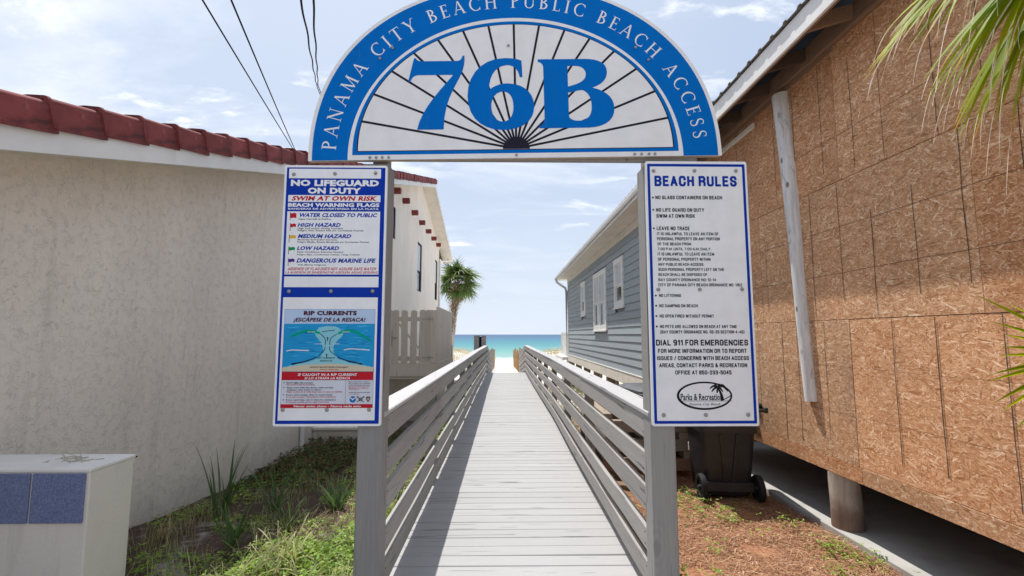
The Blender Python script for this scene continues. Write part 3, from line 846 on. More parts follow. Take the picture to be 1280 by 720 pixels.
def hline(z, a, b, w=0.003):
    n = int((b - a) / 0.1); vs = []
    for i in range(n + 1):
        y = a + (b - a) * i / n; d = 0.006 * noise.noise(Vector((y * 2, z * 5, 1)))
        vs += [(OX - 0.0053, y, z + d - w / 2), (OX - 0.0053, y, z + d + w / 2)]
    m.add(vs, [(i*2, i*2+1, i*2+3, i*2+2) for i in range(n)])
for z in (2.05, 2.45, 3.25, 3.66): hline(z, 0.6, 7.1, 0.0028)
for z in (0.85,1.25): hline(z, 1.0, 7.1, 0.0018)
struct('chalk_lines', m, MAT['pencil'], T, kind='stuff', fix=False)
m = MB()
for z in (0.345, 0.415, 0.48, 1.62, 1.68, 2.82, 2.88):
    y = 0.7
    while y < OY1 - 0.1:
        yy, zz = y + rng.uniform(-0.02, 0.02), z + rng.uniform(-0.006, 0.006)
        m.add([(OX - 0.0056, yy + 0.0045 * math.cos(q), zz + 0.0045 * math.sin(q)) for q in (0, 1.05, 2.1, 3.14, 4.2, 5.24)], [tuple(range(6))])
        y += 0.155
struct('nail_heads', m, MAT['bolt'], T, kind='stuff', fix=False)
m = MB(); m.box(OX - 0.05, OX + 0.03, OY0, OY1, 4.062, 4.24, 0.004); part('top_beam', m, MAT['rawwood'], T)
m = MB(); m.box(OX - 0.012, OX + 0.035, 3.9, OY1, 4.02, 4.058); part('frieze_strip', m, MAT['rawwood'], T)
m = MB(); m.box(OX - 0.03, OX - 0.006, 5.2, 6.05, 3.90, 3.965, 0.004); part('trim_piece', m, MAT['cream_paint'], T)
FX = 2.42
m = MB(); m.box(FX, FX + 0.025, 0.3, OY1 + 0.25, 3.968, 4.163, 0.003); part('fascia_board', m, MAT['white_paint'], T)
m = MB(); m.box(FX + 0.026, FX + 0.066, 0.3, OY1 + 0.2, 3.99, 4.13); part('sub_fascia', m, MAT['rawwood'], T)
RS = 0.30
y = 0.55; k = 0
while y < OY1:
    m = MB()
    A = [(FX + 0.067, y - 0.02, 3.99), (FX + 0.067, y + 0.02, 3.99), (FX + 0.067, y + 0.02, 4.11), (FX + 0.067, y - 0.02, 4.11)]
    B = [(OX + 0.5, p[1], p[2] + RS * (OX + 0.5 - FX)) for p in A]
    m.hexa(A, B); part('rafter', m, MAT['rawwood'] if abs(y - 3.6) < 0.2 else MAT['darkwood'], T)
    y += 0.61; k += 1
for xx in (OX - 0.2,):
    m = MB(); m.box(xx - 0.02, xx + 0.02, 0.4, OY1, 4.24, 4.262); part('batten', m, MAT['rawwood'], T)
# corrugated metal roof
def corr(name, x0, z0, x1, z1, ya, yb, mat, T, pitch=0.20, hgt=0.02, th=0.004):
    m = MB(); vs = []; n = int((yb - ya) / pitch); k = 0
    prof = []
    for i in range(n):
        b = ya + i * pitch
        prof += [(b, 0), (b + pitch * 0.62, 0), (b + pitch * 0.70, hgt), (b + pitch * 0.88, hgt), (b + pitch * 0.96, 0)]
    prof.append((ya + n * pitch, 0))
    q = len(prof)
    for x, z in ((x0, z0), (x1, z1)):
        for dz_ in (0, th): vs += [(x, p[0], z + p[1] + dz_) for p in prof]
    fs = []
    for i in range(q - 1):
        fs += [(i, i+1, 2*q+i+1, 2*q+i), (q+i, q+i+1, 3*q+i+1, 3*q+i), (i, i+1, q+i+1, q+i), (2*q+i, 2*q+i+1, 3*q+i+1, 3*q+i)]
    m.add(vs, fs); return part(name, m, mat, T)
corr('metal_roof', FX - 0.03, 4.172, 6.2, 4.172 + RS * (6.2 - FX + 0.03), 0.2, OY1 + 0.3, MAT['roof_metal'], T)
m = MB(); A = [(FX + 0.07, 0.3, 4.16), (FX + 0.07, OY1, 4.16), (6.1, OY1, 4.16 + RS * (6.1 - FX - 0.07)), (6.1, 0.3, 4.16 + RS * (6.1 - FX - 0.07))]
m.hexa(A, [(p[0], p[1], p[2] + 0.008) for p in A]); part('roof_underlay', m, MAT['dark_metal'], T)
# pilings under it
for i, (x, y, r) in enumerate(((3.02, 4.28, 0.122), (3.05, 1.6, 0.15), (3.05, 6.9, 0.15), (5.5, 4.2, 0.15), (5.5, 6.9, 0.15))):
    m = MB(); m.tube([(x, y, -0.30), (x, y, 0.0), (x - 0.01, y + 0.01, 0.314)], [r * 1.03, r, r * 0.95], 20)
    part('piling', m, MAT['piling'], T, True, 40)
# concrete slab below
m = MB()
for a, b in ((0.2, 2.95), (2.955, 5.2), (5.205, 7.6)):
    m.box(2.885, 9, a, b, -0.6, -0.160, 0.008)
struct('concrete_slab', m, MAT['concrete'])
m = MB(); m.box(5.9, 6.0, 0.2, 7.6, -0.16, 0.31); struct('crawl_space_dark', m, MAT['void_black'])  # near-black sheet standing for the dark void under the house

# grey log leaning on the wall
T = thing('log_pole', 'peeling pale grey round log pole hung upright on the strand board wall', 'pole', (2.82, 4.3, 0.9))
m = MB(); n = 9; pts = []; rr = []
for i in range(n):
    f = i / (n - 1)
    pts.append((2.884 + 0.004 * math.sin(f * 5), 4.46 + 0.19 * f + 0.01 * math.sin(f * 7), 0.90 + 3.10 * f)); rr.append(0.058 + 0.030 * f + 0.002 * math.sin(f * 13))
m.tube(pts, rr, 20); part('log', m, MAT['log'], T, True, 40)

# ------------------------------------------------------------------ blue grey clapboard house
BX = 2.60; BY0, BY1 = 8.45, 19.1
T = thing('clapboard_house', 'blue grey clapboard beach house on short pilings right of the boardwalk', 'house', (BX, 14, 0.5))
wins = [(14.90, 15.72, 2.143, 3.21), (11.85, 13.50, 1.645, 3.20), (10.10, 10.92, 2.141, 3.22)]
ZW0, ZW1 = 0.735, 3.60
nb = 18; ex = (ZW1 - ZW0) / nb
rng = random.Random(21)
for i in range(nb):
    z0 = ZW0 + i * ex; z1 = z0 + ex
    cuts = [BY0] + sorted(rng.uniform(BY0 + 1.5, BY1 - 1.5) for _ in range(2)) + [BY1]
    for a, b in zip(cuts, cuts[1:]):
        runs = [(a, b)]
        for (w0, w1, q0, q1) in wins:
            if z1 > q0 + 0.02 and z0 < q1 - 0.02:
                nr = []
                for (p, q) in runs:
                    if q <= w0 or p >= w1: nr.append((p, q)); continue
                    if p < w0: nr.append((p, w0))
                    if q > w1: nr.append((w1, q))
                runs = nr
        for p, q in runs:
            if q - p < 0.05: continue
            m = MB()
            A = [(BX - 0.026, p + 0.001, z0), (BX - 0.012, p + 0.001, z0), (BX - 0.001, p + 0.001, z1 + 0.015), (BX - 0.009, p + 0.001, z1 + 0.015)]
            B = [(x, q - 0.001, z) for x, _, z in A]
            m.hexa(A, B); part('clapboard', m, MAT['siding'], T)
m = MB()
m.box(BX + 0.02, BX + 0.10, BY0, BY1, 0.5, 3.75)
m.box(BX + 0.10, 8.5, BY0, BY0 + 0.1, 0.5, 3.62); m.box(BX + 0.10, 8.5, BY1 - 0.1, BY1, 0.5, 3.62); m.box(BX + 0.1, 8.5, BY0 + 0.1, BY1 - 0.1, 0.46, 0.52)
part('wall_core', m, MAT['siding'], T)
m = MB(); m.box(BX - 0.040, BX + 0.02, BY0 - 0.02, BY1 + 0.02, 0.475, 0.715, 0.004); part('skirt_board', m, MAT['cream_paint'], T)
m = MB(); m.box(BX - 0.048, BX + 0.02, BY0 - 0.02, BY1 + 0.02, 0.716, 0.732); part('drip_cap', m, MAT['white_paint'], T)
for y in (BY0 + 0.035, BY1 - 0.035):
    m = MB(); m.box(BX - 0.034, BX + 0.02, y - 0.045, y + 0.045, 0.733, 3.598); part('corner_board', m, MAT['siding'] if y < 10 else MAT['white_paint'], T)
for wi, (a, b, z0, z1) in enumerate(wins):
    e = 0.11; f = MB()
    for (p, q, r_, s_) in ((a - 0.02, b + 0.02, z0 - 0.02, z0 + e), (a - 0.02, b + 0.02, z1 - e, z1 + 0.02), (a, a + e, z0 + e, z1 - e), (b - e, b, z0 + e, z1 - e)):
        f.box(BX - 0.052, BX + 0.03, p, q, r_, s_, 0.004)
    w = part('window', f, MAT['white_paint'], T)
    s_ = MB(); s_.box(BX - 0.075, BX - 0.0525, a - 0.05, b + 0.05, z0 - 0.045, z0 - 0.012); part('sill', s_, MAT['white_paint'], w)
    cols = [(a + e, b - e)] if wi != 1 else [(a + e, (a + b) / 2 - 0.04), ((a + b) / 2 + 0.04, b - e)]
    if wi == 1:
        mm = MB(); mm.box(BX - 0.048, BX + 0.02, (a + b) / 2 - 0.04, (a + b) / 2 + 0.04, z0 + e, z1 - e); part('mullion', mm, MAT['white_paint'], w)
    zm = (z0 + z1) / 2 - 0.06
    for p, q in cols:
        for r0, r1, xx, mt in ((z0 + e, zm, BX - 0.004, MAT['glass']), (zm, z1 - e, BX - 0.018, MAT['blind'])):
            sh_ = MB(); t_ = 0.035
            for (u0, u1, v0, v1) in ((p, q, r0, r0 + t_), (p, q, r1 - t_, r1), (p, p + t_, r0 + t_, r1 - t_), (q - t_, q, r0 + t_, r1 - t_)):
                sh_.box(xx - 0.012, xx + 0.012, u0, u1, v0, v1)
            part('sash', sh_, MAT['white_paint'], w)
            g = MB(); g.box(xx - 0.003, xx + 0.003, p + t_, q - t_, r0 + t_, r1 - t_); part('pane', g, mt, w)
# eave
EXF = 2.155
m = MB(); m.box(EXF, EXF + 0.025, 6.9, BY1 + 0.5, 3.745, 3.915, 0.003); part('fascia_board', m, MAT['white_paint'], T)
y = 7.0; rng = random.Random(2)
while y < BY1 + 0.45:
    m = MB(); m.box(EXF + 0.026, BX + 0.0, y, y + 0.296, 3.757 + rng.uniform(0, 0.002), 3.770); part('soffit_panel', m, MAT['cream_paint'], T); y += 0.30
m = MB(); m.box(BX - 0.045, BX + 0.0, BY0, BY1, 3.601, 3.755, 0.003); part('frieze_board', m, MAT['cream_paint'], T)
corr('metal_roof', EXF - 0.02, 3.922, 5.6, 3.922 + 0.33 * 3.465, 6.8, BY1 + 0.6, MAT['roof_metal'], T, 0.23, 0.02)
m = MB(); m.prism([(EXF + 0.03, BY0 - 1.45, 3.78), (5.6, BY0 - 1.45, 3.78), (5.6, BY0 - 1.45, 5.0)], (0, 0.03, 0)); m.prism([(EXF + 0.03, BY1 + 0.45, 3.78), (5.6, BY1 + 0.45, 3.78), (5.6, BY1 + 0.45, 5.0)], (0, 0.03, 0)); part('gable_board', m, MAT['white_paint'], T)
m = MB(); m.box(BX + 0.001, 5.6, 7.05, BY0 - 0.001, 3.757, 3.770); part('soffit_panel', m, MAT['cream_paint'], T)
m = MB()
A = []
for k in range(7):
    q = math.pi + math.pi * k / 6
    A.append((EXF - 0.028 + 0.028 * math.cos(q), 3.885 + 0.09 * math.sin(q)))
vs = []
for yy in (6.9, BY1 + 0.55): vs += [(x, yy, z) for x, z in A] + [(x * 0.996 + 0.008, yy, z + 0.006) for x, z in A]
m.add(vs, [f_ for k in range(6) for f_ in ((k, k+1, 15+k, 14+k), (7+k, 8+k, 22+k, 21+k))] + [tuple(range(7)), tuple(range(14, 21))])
g_ = part('gutter', m, MAT['white_paint'], T)
m = MB(); m.tube([(EXF - 0.028, BY1 + 0.3, 3.80), (EXF + 0.02, BY1 + 0.25, 3.66), (BX - 0.12, BY1 + 0.02, 3.40), (BX - 0.085, BY1 - 0.02, 3.25), (BX - 0.085, BY1 - 0.02, 0.1)], 0.05, 8)
part('downspout', m, MAT['metal'], T, True, 40)
for y in [BY0 + 0.25 + k * 1.74 for k in range(7)]:
    for x in (BX + 0.12, 5.0):
        m = MB(); m.box(x - 0.10, x + 0.10, y - 0.10, y + 0.10, gz(x, y) - 0.4, 0.47); part('pier', m, MAT['oldwood'], T)
for y0_ in (9.4, 11.5, 13.4):
    m = MB(); m.beam((BX + 0.14, y0_, 0.4), (BX + 0.14, y0_ + 1.3, -0.35), 0.04, 0.14); part('brace', m, MAT['oldwood'], T)
# porch at the sea end
m = MB(); m.box(2.35, 5.5, BY1 + 0.05, BY1 + 2.4, 0.50, 0.62); part('porch_floor', m, MAT['white_paint'], T)
for x, y in ((2.62, BY1 + 0.5), (2.62, BY1 + 2.3)):
    m = MB(); m.box(x - 0.05, x + 0.05, y - 0.05, y + 0.05, -0.9, 1.62); part('porch_post', m, MAT['white_paint'], T)
m = MB(); m.box(2.58, 2.66, BY1 + 0.1, BY1 + 2.35, 1.56, 1.62); part('porch_rail', m, MAT['white_paint'], T)
for k in range(14):
    m = MB(); yy = BY1 + 0.2 + k * 0.155; m.box(2.60, 2.64, yy - 0.015, yy + 0.015, 0.62, 1.56); part('baluster', m, MAT['white_paint'], T)

# ------------------------------------------------------------------ pile of blocks and lumber beyond the right railing
T = thing('lumber_stack', 'stack of old timber frames with dark gaps under concrete pads beside the right railing', 'lumber', (1.75, 6.6, -0.3))
for k, (z, x0, x1) in enumerate(((-0.13, 1.20, 2.30), (0.10, 1.25, 2.25), (0.33, 1.22, 2.28))):
    for yy in (5.95, 6.75, 7.55):
        m = MB(); m.box(x0, x1, yy - 0.05, yy + 0.05, z, z + 0.14, 0.004); part('timber', m, MAT['rawwood'] if k == 0 else MAT['oldwood'], T)
    for xx in (x0 + 0.05, (x0 + x1) / 2, x1 - 0.05):
        m = MB(); m.box(xx - 0.05, xx + 0.05, 5.9, 7.62, z + 0.141, z + 0.225, 0.004); part('timber', m, MAT['oldwood'], T)
m = MB(); m.beam((1.0, 5.6, -0.17), (1.82, 5.32, -0.16), 0.14, 0.04, (0,0,1)); part('timber', m, MAT['rawwood'], T)
rust = M('rusty_pad', (0.42, 0.17, 0.10), 0.9, 0.25, 15)
pads = [(1.72, 7.30, 'grey concrete pad with a broad round rust stain, farthest on the lumber'), (1.80, 6.68, 'grey concrete pad with a rust stain, middle one on the lumber stack'), (1.88, 6.08, 'plain grey concrete pad nearest the entrance on the lumber stack')]
for k, (x, y, lab) in enumerate(pads):
    P_ = thing('concrete_pad', lab, 'pad', (x, y, 0.56), 'concrete pads on the lumber stack')
    m = MB(); m.box(x - 0.34, x + 0.34, y - 0.27, y + 0.27, 0.557, 0.68 + 0.012 * k, 0.012); part('slab', m, MAT['concrete'], P_)
    if k < 2:
        m = MB(); m.tube([(x, y, 0.682 + 0.012*k), (x, y, 0.688 + 0.012*k)], 0.17, 20); part('round_plate', m, rust, P_)

# ------------------------------------------------------------------ wheeled bins
def bin_(loc, rot, mat, label, group=None, sc=1.0, lid=True):
    T = thing('trash_bin', label, 'trash bin', loc, group)
    m = MB()
    def ring(z, w, d, yo, r=0.07):
        pts = []
        for cx, cy, a0 in ((w/2-r, d/2-r, 0), (-w/2+r, d/2-r, 90), (-w/2+r, -d/2+r, 180), (w/2-r, -d/2+r, 270)):
            for k in range(4):
                q = R(a0 + k * 30); pts.append((cx + r*math.cos(q), cy + r*math.sin(q) + yo, z))
        return pts
    prof = [(0.04, 0.46, 0.50, 0.03), (0.06, 0.48, 0.52, 0.03), (0.30, 0.51, 0.56, 0.02), (0.70, 0.56, 0.63, 0.0), (0.705, 0.61, 0.68, 0.0), (0.74, 0.61, 0.69, 0.0), (0.76, 0.605, 0.69, 0.0), (0.95, 0.63, 0.73, 0.0), (0.955, 0.66, 0.76, 0.0), (0.985, 0.66, 0.76, 0.0)]
    vs = []; 
    for p in prof: vs += ring(*p)
    n = 16
    fs = [(i*n+k, i*n+(k+1) % n, (i+1)*n+(k+1) % n, (i+1)*n+k) for i in range(len(prof)-1) for k in range(n)] + [tuple(range(n))]
    m.add([Vector(v) + Vector(loc) for v in vs], fs)
    L = Vector(loc)
    part('body', m, mat, T, True, 35)
    m = MB(); r1 = ring(0.987, 0.68, 0.80, 0.0); r2 = ring(1.01, 0.68, 0.80, 0.0); r3 = ring(1.05, 0.56, 0.66, 0.02); r4 = ring(1.06, 0.3, 0.4, 0.02)
    m.add([Vector(v) + L for v in r1 + r2 + r3 + r4], [(i*n+k, i*n+(k+1) % n, (i+1)*n+(k+1) % n, (i+1)*n+k) for i in range(3) for k in range(n)] + [tuple(range(n)), tuple(3*n+k for k in range(n))])
    part('lid', m, mat, T, True, 35)
    m = MB()      # handle bar and its brackets on the wheel side (-y)
    m.tube([L + Vector(p) for p in ((-0.33, -0.44, 0.955), (0.33, -0.44, 0.955))], 0.018, 10)
    for x in (-0.33, -0.11, 0.11, 0.33): m.box(L.x + x - 0.018, L.x + x + 0.018, L.y - 0.455, L.y - 0.35, L.z + 0.93, L.z + 0.985, 0.004)
    part('handle', m, mat, T, True, 40)
    for x in (-0.085, 0.085):
        m = MB(); m.hexa([L + Vector(p) for p in ((x-0.016, -0.325, 0.69), (x+0.016, -0.325, 0.69), (x+0.016, -0.29, 0.69), (x-0.016, -0.29, 0.69))],
                         [L + Vector(p) for p in ((x*0.4-0.012, -0.245, 0.10), (x*0.4+0.012, -0.245, 0.10), (x*0.4+0.012, -0.2, 0.10), (x*0.4-0.012, -0.2, 0.10))]); part('rib', m, mat, T)
    m = MB(); m.tube([L + Vector((-0.33, -0.27, 0.135)), L + Vector((0.33, -0.27, 0.135))], 0.013, 8); m.box(L.x - 0.24, L.x + 0.24, L.y - 0.285, L.y - 0.18, L.z + 0.10, L.z + 0.19); part('axle', m, mat, T)
    for sx_ in (-1, 1):
        m = MB(); x = sx_ * 0.285
        prof2 = [(0.085, -0.022), (0.115, -0.032), (0.130, -0.026), (0.135, 0), (0.130, 0.026), (0.115, 0.032), (0.085, 0.022)]
        K = 24; vs = []
        for r_, xo in prof2: vs += [L + Vector((x + xo, -0.27 + (r_ + (0.003 if k % 2 and r_ > 0.12 else 0)) * math.cos(2*math.pi*k/K), 0.135 + (r_ + (0.003 if k % 2 and r_ > 0.12 else 0)) * math.sin(2*math.pi*k/K))) for k in range(K)]
        m.add(vs, [(i*K+k, i*K+(k+1) % K, ((i+1) % 7)*K+(k+1) % K, ((i+1) % 7)*K+k) for i in range(7) for k in range(K)])
        w = part('wheel', m, MAT['rubber'], T, True, 50)
        h = MB()
        for k in range(6):
            q = 2 * math.pi * k / 6
            h.beam(L + Vector((x, -0.27, 0.135)), L + Vector((x, -0.27 + 0.087*math.cos(q), 0.135 + 0.087*math.sin(q))), 0.03, 0.02, (1, 0, 0))
        h.tube([L + Vector((x - 0.035, -0.27, 0.135)), L + Vector((x + 0.035, -0.27, 0.135))], 0.026, 12)
        part('hub', h, mat, w)
    T.rotation_euler = (0, 0, rot)
    return T
B1 = bin_((2.385, 5.34, -0.205), R(-6), MAT['black_plastic'], 'near black wheeled trash bin with its two wheels facing the camera')
B2 = bin_((2.02, 6.55, -0.22), R(8), MAT['grey_plastic'], 'second dark wheeled bin hidden behind the near black one')
# small raised marks on the first bin
m = MB()
rng = random.Random(7)
for r_ in range(4):
    for c in range(5):
        w = rng.uniform(0.014, 0.026)
        m.box(-0.327, -0.3225, -0.10 + c * 0.034, -0.10 + c * 0.034 + w, 0.80 + r_ * 0.026, 0.813 + r_ * 0.026)
me = m.mesh('care_print'); me.materials.append(MAT['sign_white']); o = bpy.data.objects.new('care_print', me); COL.objects.link(o); o.parent = B1; o['kind'] = 'stuff'
# tall pipe wrapped in grey sheet
T = thing('drain_hose', 'grey plastic pipe with a white loop of string beside the near black bin', 'pipe', (1.86, 5.60, -0.2))
m = MB(); pts = [(1.86 + 0.006 * math.sin(k), 5.60, -0.22 + k * 0.1) for k in range(10)]
m.tube(pts, [0.062 + 0.004 * math.sin(k * 2.1) for k in range(10)], 14); part('pipe', m, MAT['grey_plastic'], T, True, 40)
m = MB(); m.tube([(1.86 + 0.070 * math.cos(q), 5.60 + 0.070 * math.sin(q), 0.06 + 0.03 * math.sin(q * 2) ) for q in [R(a) for a in range(0, 361, 20)]], 0.004, 6); part('string', m, MAT['sign_white'], T)

# ------------------------------------------------------------------ low tiled wall, front left
T = thing('low_wall', 'low cream stucco wall end faced with square blue tiles, lower left corner', 'wall', (-2.9, 2.85, 0))
WX, WY, WZ = -2.30, 2.75, 0.782
m = MB(); m.box(-4.6, WX, WY, WY + 0.315, -0.35, WZ - 0.02, 0.006); part('wall', m, MAT['stucco_far'], T)
m = MB(); m.box(-4.62, WX + 0.003, WY - 0.004, WY + 0.32, WZ - 0.021, WZ, 0.004); part('cap', m, MAT['white_paint'], T)
m = MB(); m.box(-3.33, -2.86, 2.99, 3.07, WZ + 0.001, WZ + 0.004)
x = WX - 0.018
rng = random.Random(4)
for k in range(7):
    m = MB(); m.box(x - 0.288, x, WY - 0.012, WY - 0.0005, 0.492, 0.757, 0.003); part('blue_tile', m, MAT['blue_tile'], T); x -= 0.300
# dry vine tangle on top of it
m = MB(); rng = random.Random(9)
for k in range(7):
    p = Vector((-2.52 + rng.uniform(-0.06, 0.05), 2.93 + rng.uniform(-0.04, 0.05), WZ + 0.004)); a = rng.uniform(0, 6.28); pts = [p.copy()]
    b = rng.uniform(-0.5, 0.5)
    for i in range(12):
        a += b + rng.uniform(-0.2, 0.2); p = p + Vector((math.cos(a) * 0.016, math.sin(a) * 0.010, 0)); pts.append(Vector((p.x, p.y, WZ + 0.004 + 0.030 * math.sin(math.pi * i / 11) * (k % 3))))
    m.tube(pts, 0.0022, 5)
for k in range(22):
    x, y = -2.55 + rng.uniform(-0.13, 0.12), 2.92 + rng.uniform(-0.06, 0.06); a = rng.uniform(0, 3.14); l = rng.uniform(0.01, 0.04)
    m.tube([(x, y, WZ + 0.003), (x + l * math.cos(a), y + l * math.sin(a), WZ + 0.004)], 0.0014, 4)
tag(part('vine_tangle', m, M('dry_vine', (0.50, 0.45, 0.36), 0.9, 0.3, 30), None, True), 'dry curled vine scraps lying on top of the low tiled wall', 'vine')

# ------------------------------------------------------------------ grey box and fences towards the beach
T = thing('wooden_box', 'square grey wooden box standing above the far left railing', 'box', (-1.02, 20, 0))
m = MB(); m.box(-1.275, -1.06, 19.9, 20.4, -0.6, 1.46, 0.01); part('board', m, MAT['rail'], T)
m = MB(); m.box(-1.058, -0.96, 19.96, 20.4, -0.6, 1.42, 0.004); part('board', m, MAT['ray'], T)  # black strip painted for the dark gap between the two grey boards
m = MB(); m.box(-0.958, -0.775, 19.9, 20.4, -0.6, 1.46, 0.01); part('board', m, MAT['rail'], T)
m = MB(); m.box(-1.29, -0.76, 19.88, 20.42, 1.461, 1.485, 0.004); part('lid', m, MAT['rail'], T)
def slat_fence(label, x0, y0, x1, y1, n, h, seed, mat):
    T = thing('sand_fence', label, 'fence', (x0, y0, gz(x0, y0)))
    rng = random.Random(seed)
    for k in range(n):
        f = k / (n - 1); x = x0 + (x1 - x0) * f + rng.uniform(-0.02, 0.02); y = y0 + (y1 - y0) * f; z = gz(x, y)
        m = MB(); a = rng.uniform(-0.06, 0.06); hh = h * rng.uniform(0.9, 1.1)
        big = k % 5 == 0; w = 0.05 if big else 0.02
        m.beam((x, y, z - 0.2), (x + a * 0.5, y + a, z + hh * (1.12 if big else 1)), w * 2, w, (0, 1, 0.01)); part('picket', m, mat, T)
    m = MB()
    for zz_ in (0.3, 0.7):
        m.tube([(x0 + (x1-x0)*k/6, y0 + (y1-y0)*k/6, gz(x0 + (x1-x0)*k/6, y0 + (y1-y0)*k/6) + h * zz_) for k in range(7)], 0.012, 5)
    part('wire', m, MAT['cable'], T)
slat_fence('orange brown slatted sand fence at the right of the sandy beach path', 0.98, 26.4, 0.72, 37.0, 30, 1.22, 1, MAT['fence_wood'])
slat_fence('grey weathered slatted fence at the left of the sandy beach path', -0.86, 26.4, -0.74, 36.0, 28, 1.25, 2, MAT['oldwood'])
m = MB(); m.box(-3.06, -2.96, 27.0, 27.1, -0.9, 0.9); tag(part('fence_post', m, MAT['ray'], None), 'thin dark post beside the palm trunk', 'post')

# ------------------------------------------------------------------ power cables to the left roof
def cable(p, q, sag, label, rad=0.0055):
    p = Vector(p); q = Vector(q); m = MB(); n = 24
    m.tube([p.lerp(q, i / n) - Vector((0, 0, sag * 4 * (i / n) * (1 - i / n))) for i in range(n + 1)], rad, 6)
    tag(part('power_cable', m, MAT['cable'], None, True), label, 'cable', 'power cables to the left roof')
def ext(a, b, f): return tuple(a[i] + (b[i] - a[i]) * f for i in range(3))
a1 = (-3.20, 7.0, 4.30); b1 = (-1.676, 2.5, 3.39)
a2 = (-3.17, 6.96, 4.30); b2 = (-1.512, 2.5, 3.39)
a3 = (-2.80, 6.5, 5.02)
cable(a1, ext(a1, b1, 2.2), 0.03, 'left one of the two single cables that meet on the tiled roof')
cable(a2, ext(a2, b2, 2.2), 0.05, 'right one of the two single cables that meet on the tiled roof')
# mast behind the arch for the paired cables
T = thing('service_mast', 'thin grey service mast on the left roof behind the arch', 'mast', (-2.95, 8.4, 4.5))
m = MB(); m.tube([(-3.05, 8.4, 4.3), (-3.05, 8.4, 5.1)], 0.03, 10); part('pipe', m, MAT['metal'], T, True)
top = (-3.05, 8.4, 5.08)
d0 = (-1.107, 2.5, 3.42 + 0.0)
for k, (x, lab) in enumerate(((-1.135, 'left strand of the twisted cable pair running down behind the arch'), (-1.075, 'right strand of the twisted cable pair running down behind the arch'))):
    q = (x, 2.5, 3.40)
    p = Vector((-2.86 + 0.02 * k, 6.9, 5.28)); e_ = ext(p, q, 2.0)
    m = MB(); n = 60; P0 = Vector(p); Q0 = Vector(e_); pts = []
    for i in range(n + 1):
        f = i / n; c = P0.lerp(Q0, f)
        w = 0.004 * math.sin(i * 0.8 + k * 2.4)
        pts.append(c + Vector((w, 0, w * 0.5 - 0.05 * 4 * f * (1 - f))))
    pts.insert(0, Vector(top))
    m.tube(pts, 0.006, 6)
    tag(part('power_cable', m, MAT['cable'], None, True), lab, 'cable', 'power cables to the left roof')

# ------------------------------------------------------------------ lettering tools
_txt = {}
def text_faces(body, bold=0.0, res=2, spacing=1.05):
    key = (body, bold, res, spacing)
    if key in _txt: return _txt[key]
    c = bpy.data.curves.new('t', 'FONT'); c.body = body; c.size = 1.0; c.resolution_u = res; c.offset = bold; c.space_character = spacing
    o = bpy.data.objects.new('t', c); COL.objects.link(o)
    bpy.context.view_layer.update()
    me = bpy.data.meshes.new_from_object(o)
    vs = [(v.co.x, v.co.y) for v in me.vertices]; fs = [tuple(p.vertices) for p in me.polygons]
    bpy.data.objects.remove(o); bpy.data.curves.remove(c); bpy.data.meshes.remove(me)
    _txt[key] = (vs, fs); return vs, fs
CAP = None
class Sheet:
    """flat print on a board that faces -Y; u to the right and v up from its lower left corner"""
    def __init__(s, T, x0, z0, yf):
        s.T, s.x0, s.z0, s.yf = T, x0, z0, yf
    def P(s, u, v, layer): return (s.x0 + u, s.yf - 0.0003 * layer, s.z0 + v)
    def poly(s, name, pts, mat, layer=1, holes=(), parent=None, label=None):
        loops = [[Vector((u, v, 0)) for u, v in pts]] + [[Vector((u, v, 0)) for u, v in h] for h in holes]
        tri = tessellate_polygon(loops); flat = [p for l in loops for p in l]
        m = MB(); m.add([s.P(p.x, p.y, layer) for p in flat], tri)
        return s.emit(name, m, mat, parent, label)
    def rect(s, name, u0, u1, v0, v1, mat, layer=1, parent=None, label=None):
        return s.poly(name, [(u0, v0), (u1, v0), (u1, v1), (u0, v1)], mat, layer, (), parent, label)
    def emit(s, name, m, mat, parent=None, label=None):
        # face the print to -Y
        f2 = []
        for f in m.f:
            a, b, c = (Vector(m.v[i]) for i in f[:3])
            f2.append(f if (b - a).cross(c - a).y < 0 else tuple(reversed(f)))
        m.f = f2
        o = part(name, m, mat, parent or s.T, fix=False, label=label)
        if name in ('small_lettering', 'notice_waves', 'notice_foam', 'bullet', 'notice_arrow'): o['kind'] = 'stuff'
        return o
    def text(s, body, u0, u1, v0, v1, mat, bold=0.02, slant=0.0, layer=3, name='lettering', into=None, res=2):
        bold = bold * (1.0 if v1 - v0 > 0.02 else 0.75); vs, fs = text_faces(body, bold, res)
        xs = [v[0] for v in vs]; a, b = min(xs), max(xs)
        hv, _ = text_faces('H', 0, 2); cap = max(v[1] for v in hv)
        ky = (v1 - v0) / (cap + bold * 2); kx = (u1 - u0 - slant * (v1 - v0) * 0.5) / (b - a)
        out = []
        for x, y in vs:
            yy = (y + bold) * ky
            out.append(s.P(u0 + (x - a) * kx + slant * yy, v0 + yy, layer))
        if into is not None: into.add(out, fs); return
        m = MB(); m.add(out, fs); s.emit(name, m, mat)
    def stroke(s, pts, w, layer, into, closed=False):
        n = len(pts)
        ws = w if hasattr(w, '__len__') else [w] * n
        L = []; 
        for i, p in enumerate(pts):
            a = pts[(i - 1) % n] if closed else pts[max(i - 1, 0)]; b = pts[(i + 1) % n] if closed else pts[min(i + 1, n - 1)]
            d = Vector((b[0] - a[0], b[1] - a[1])); d = d.normalized() if d.length else Vector((1, 0))
            L += [s.P(p[0] - d.y * ws[i] / 2, p[1] + d.x * ws[i] / 2, layer), s.P(p[0] + d.y * ws[i] / 2, p[1] - d.x * ws[i] / 2, layer)]
        f = [(i*2, i*2+1, i*2+3, i*2+2) for i in range(n - 1)]
        if closed: f.append(((n-1)*2, (n-1)*2+1, 1, 0))
        into.add(L, f)

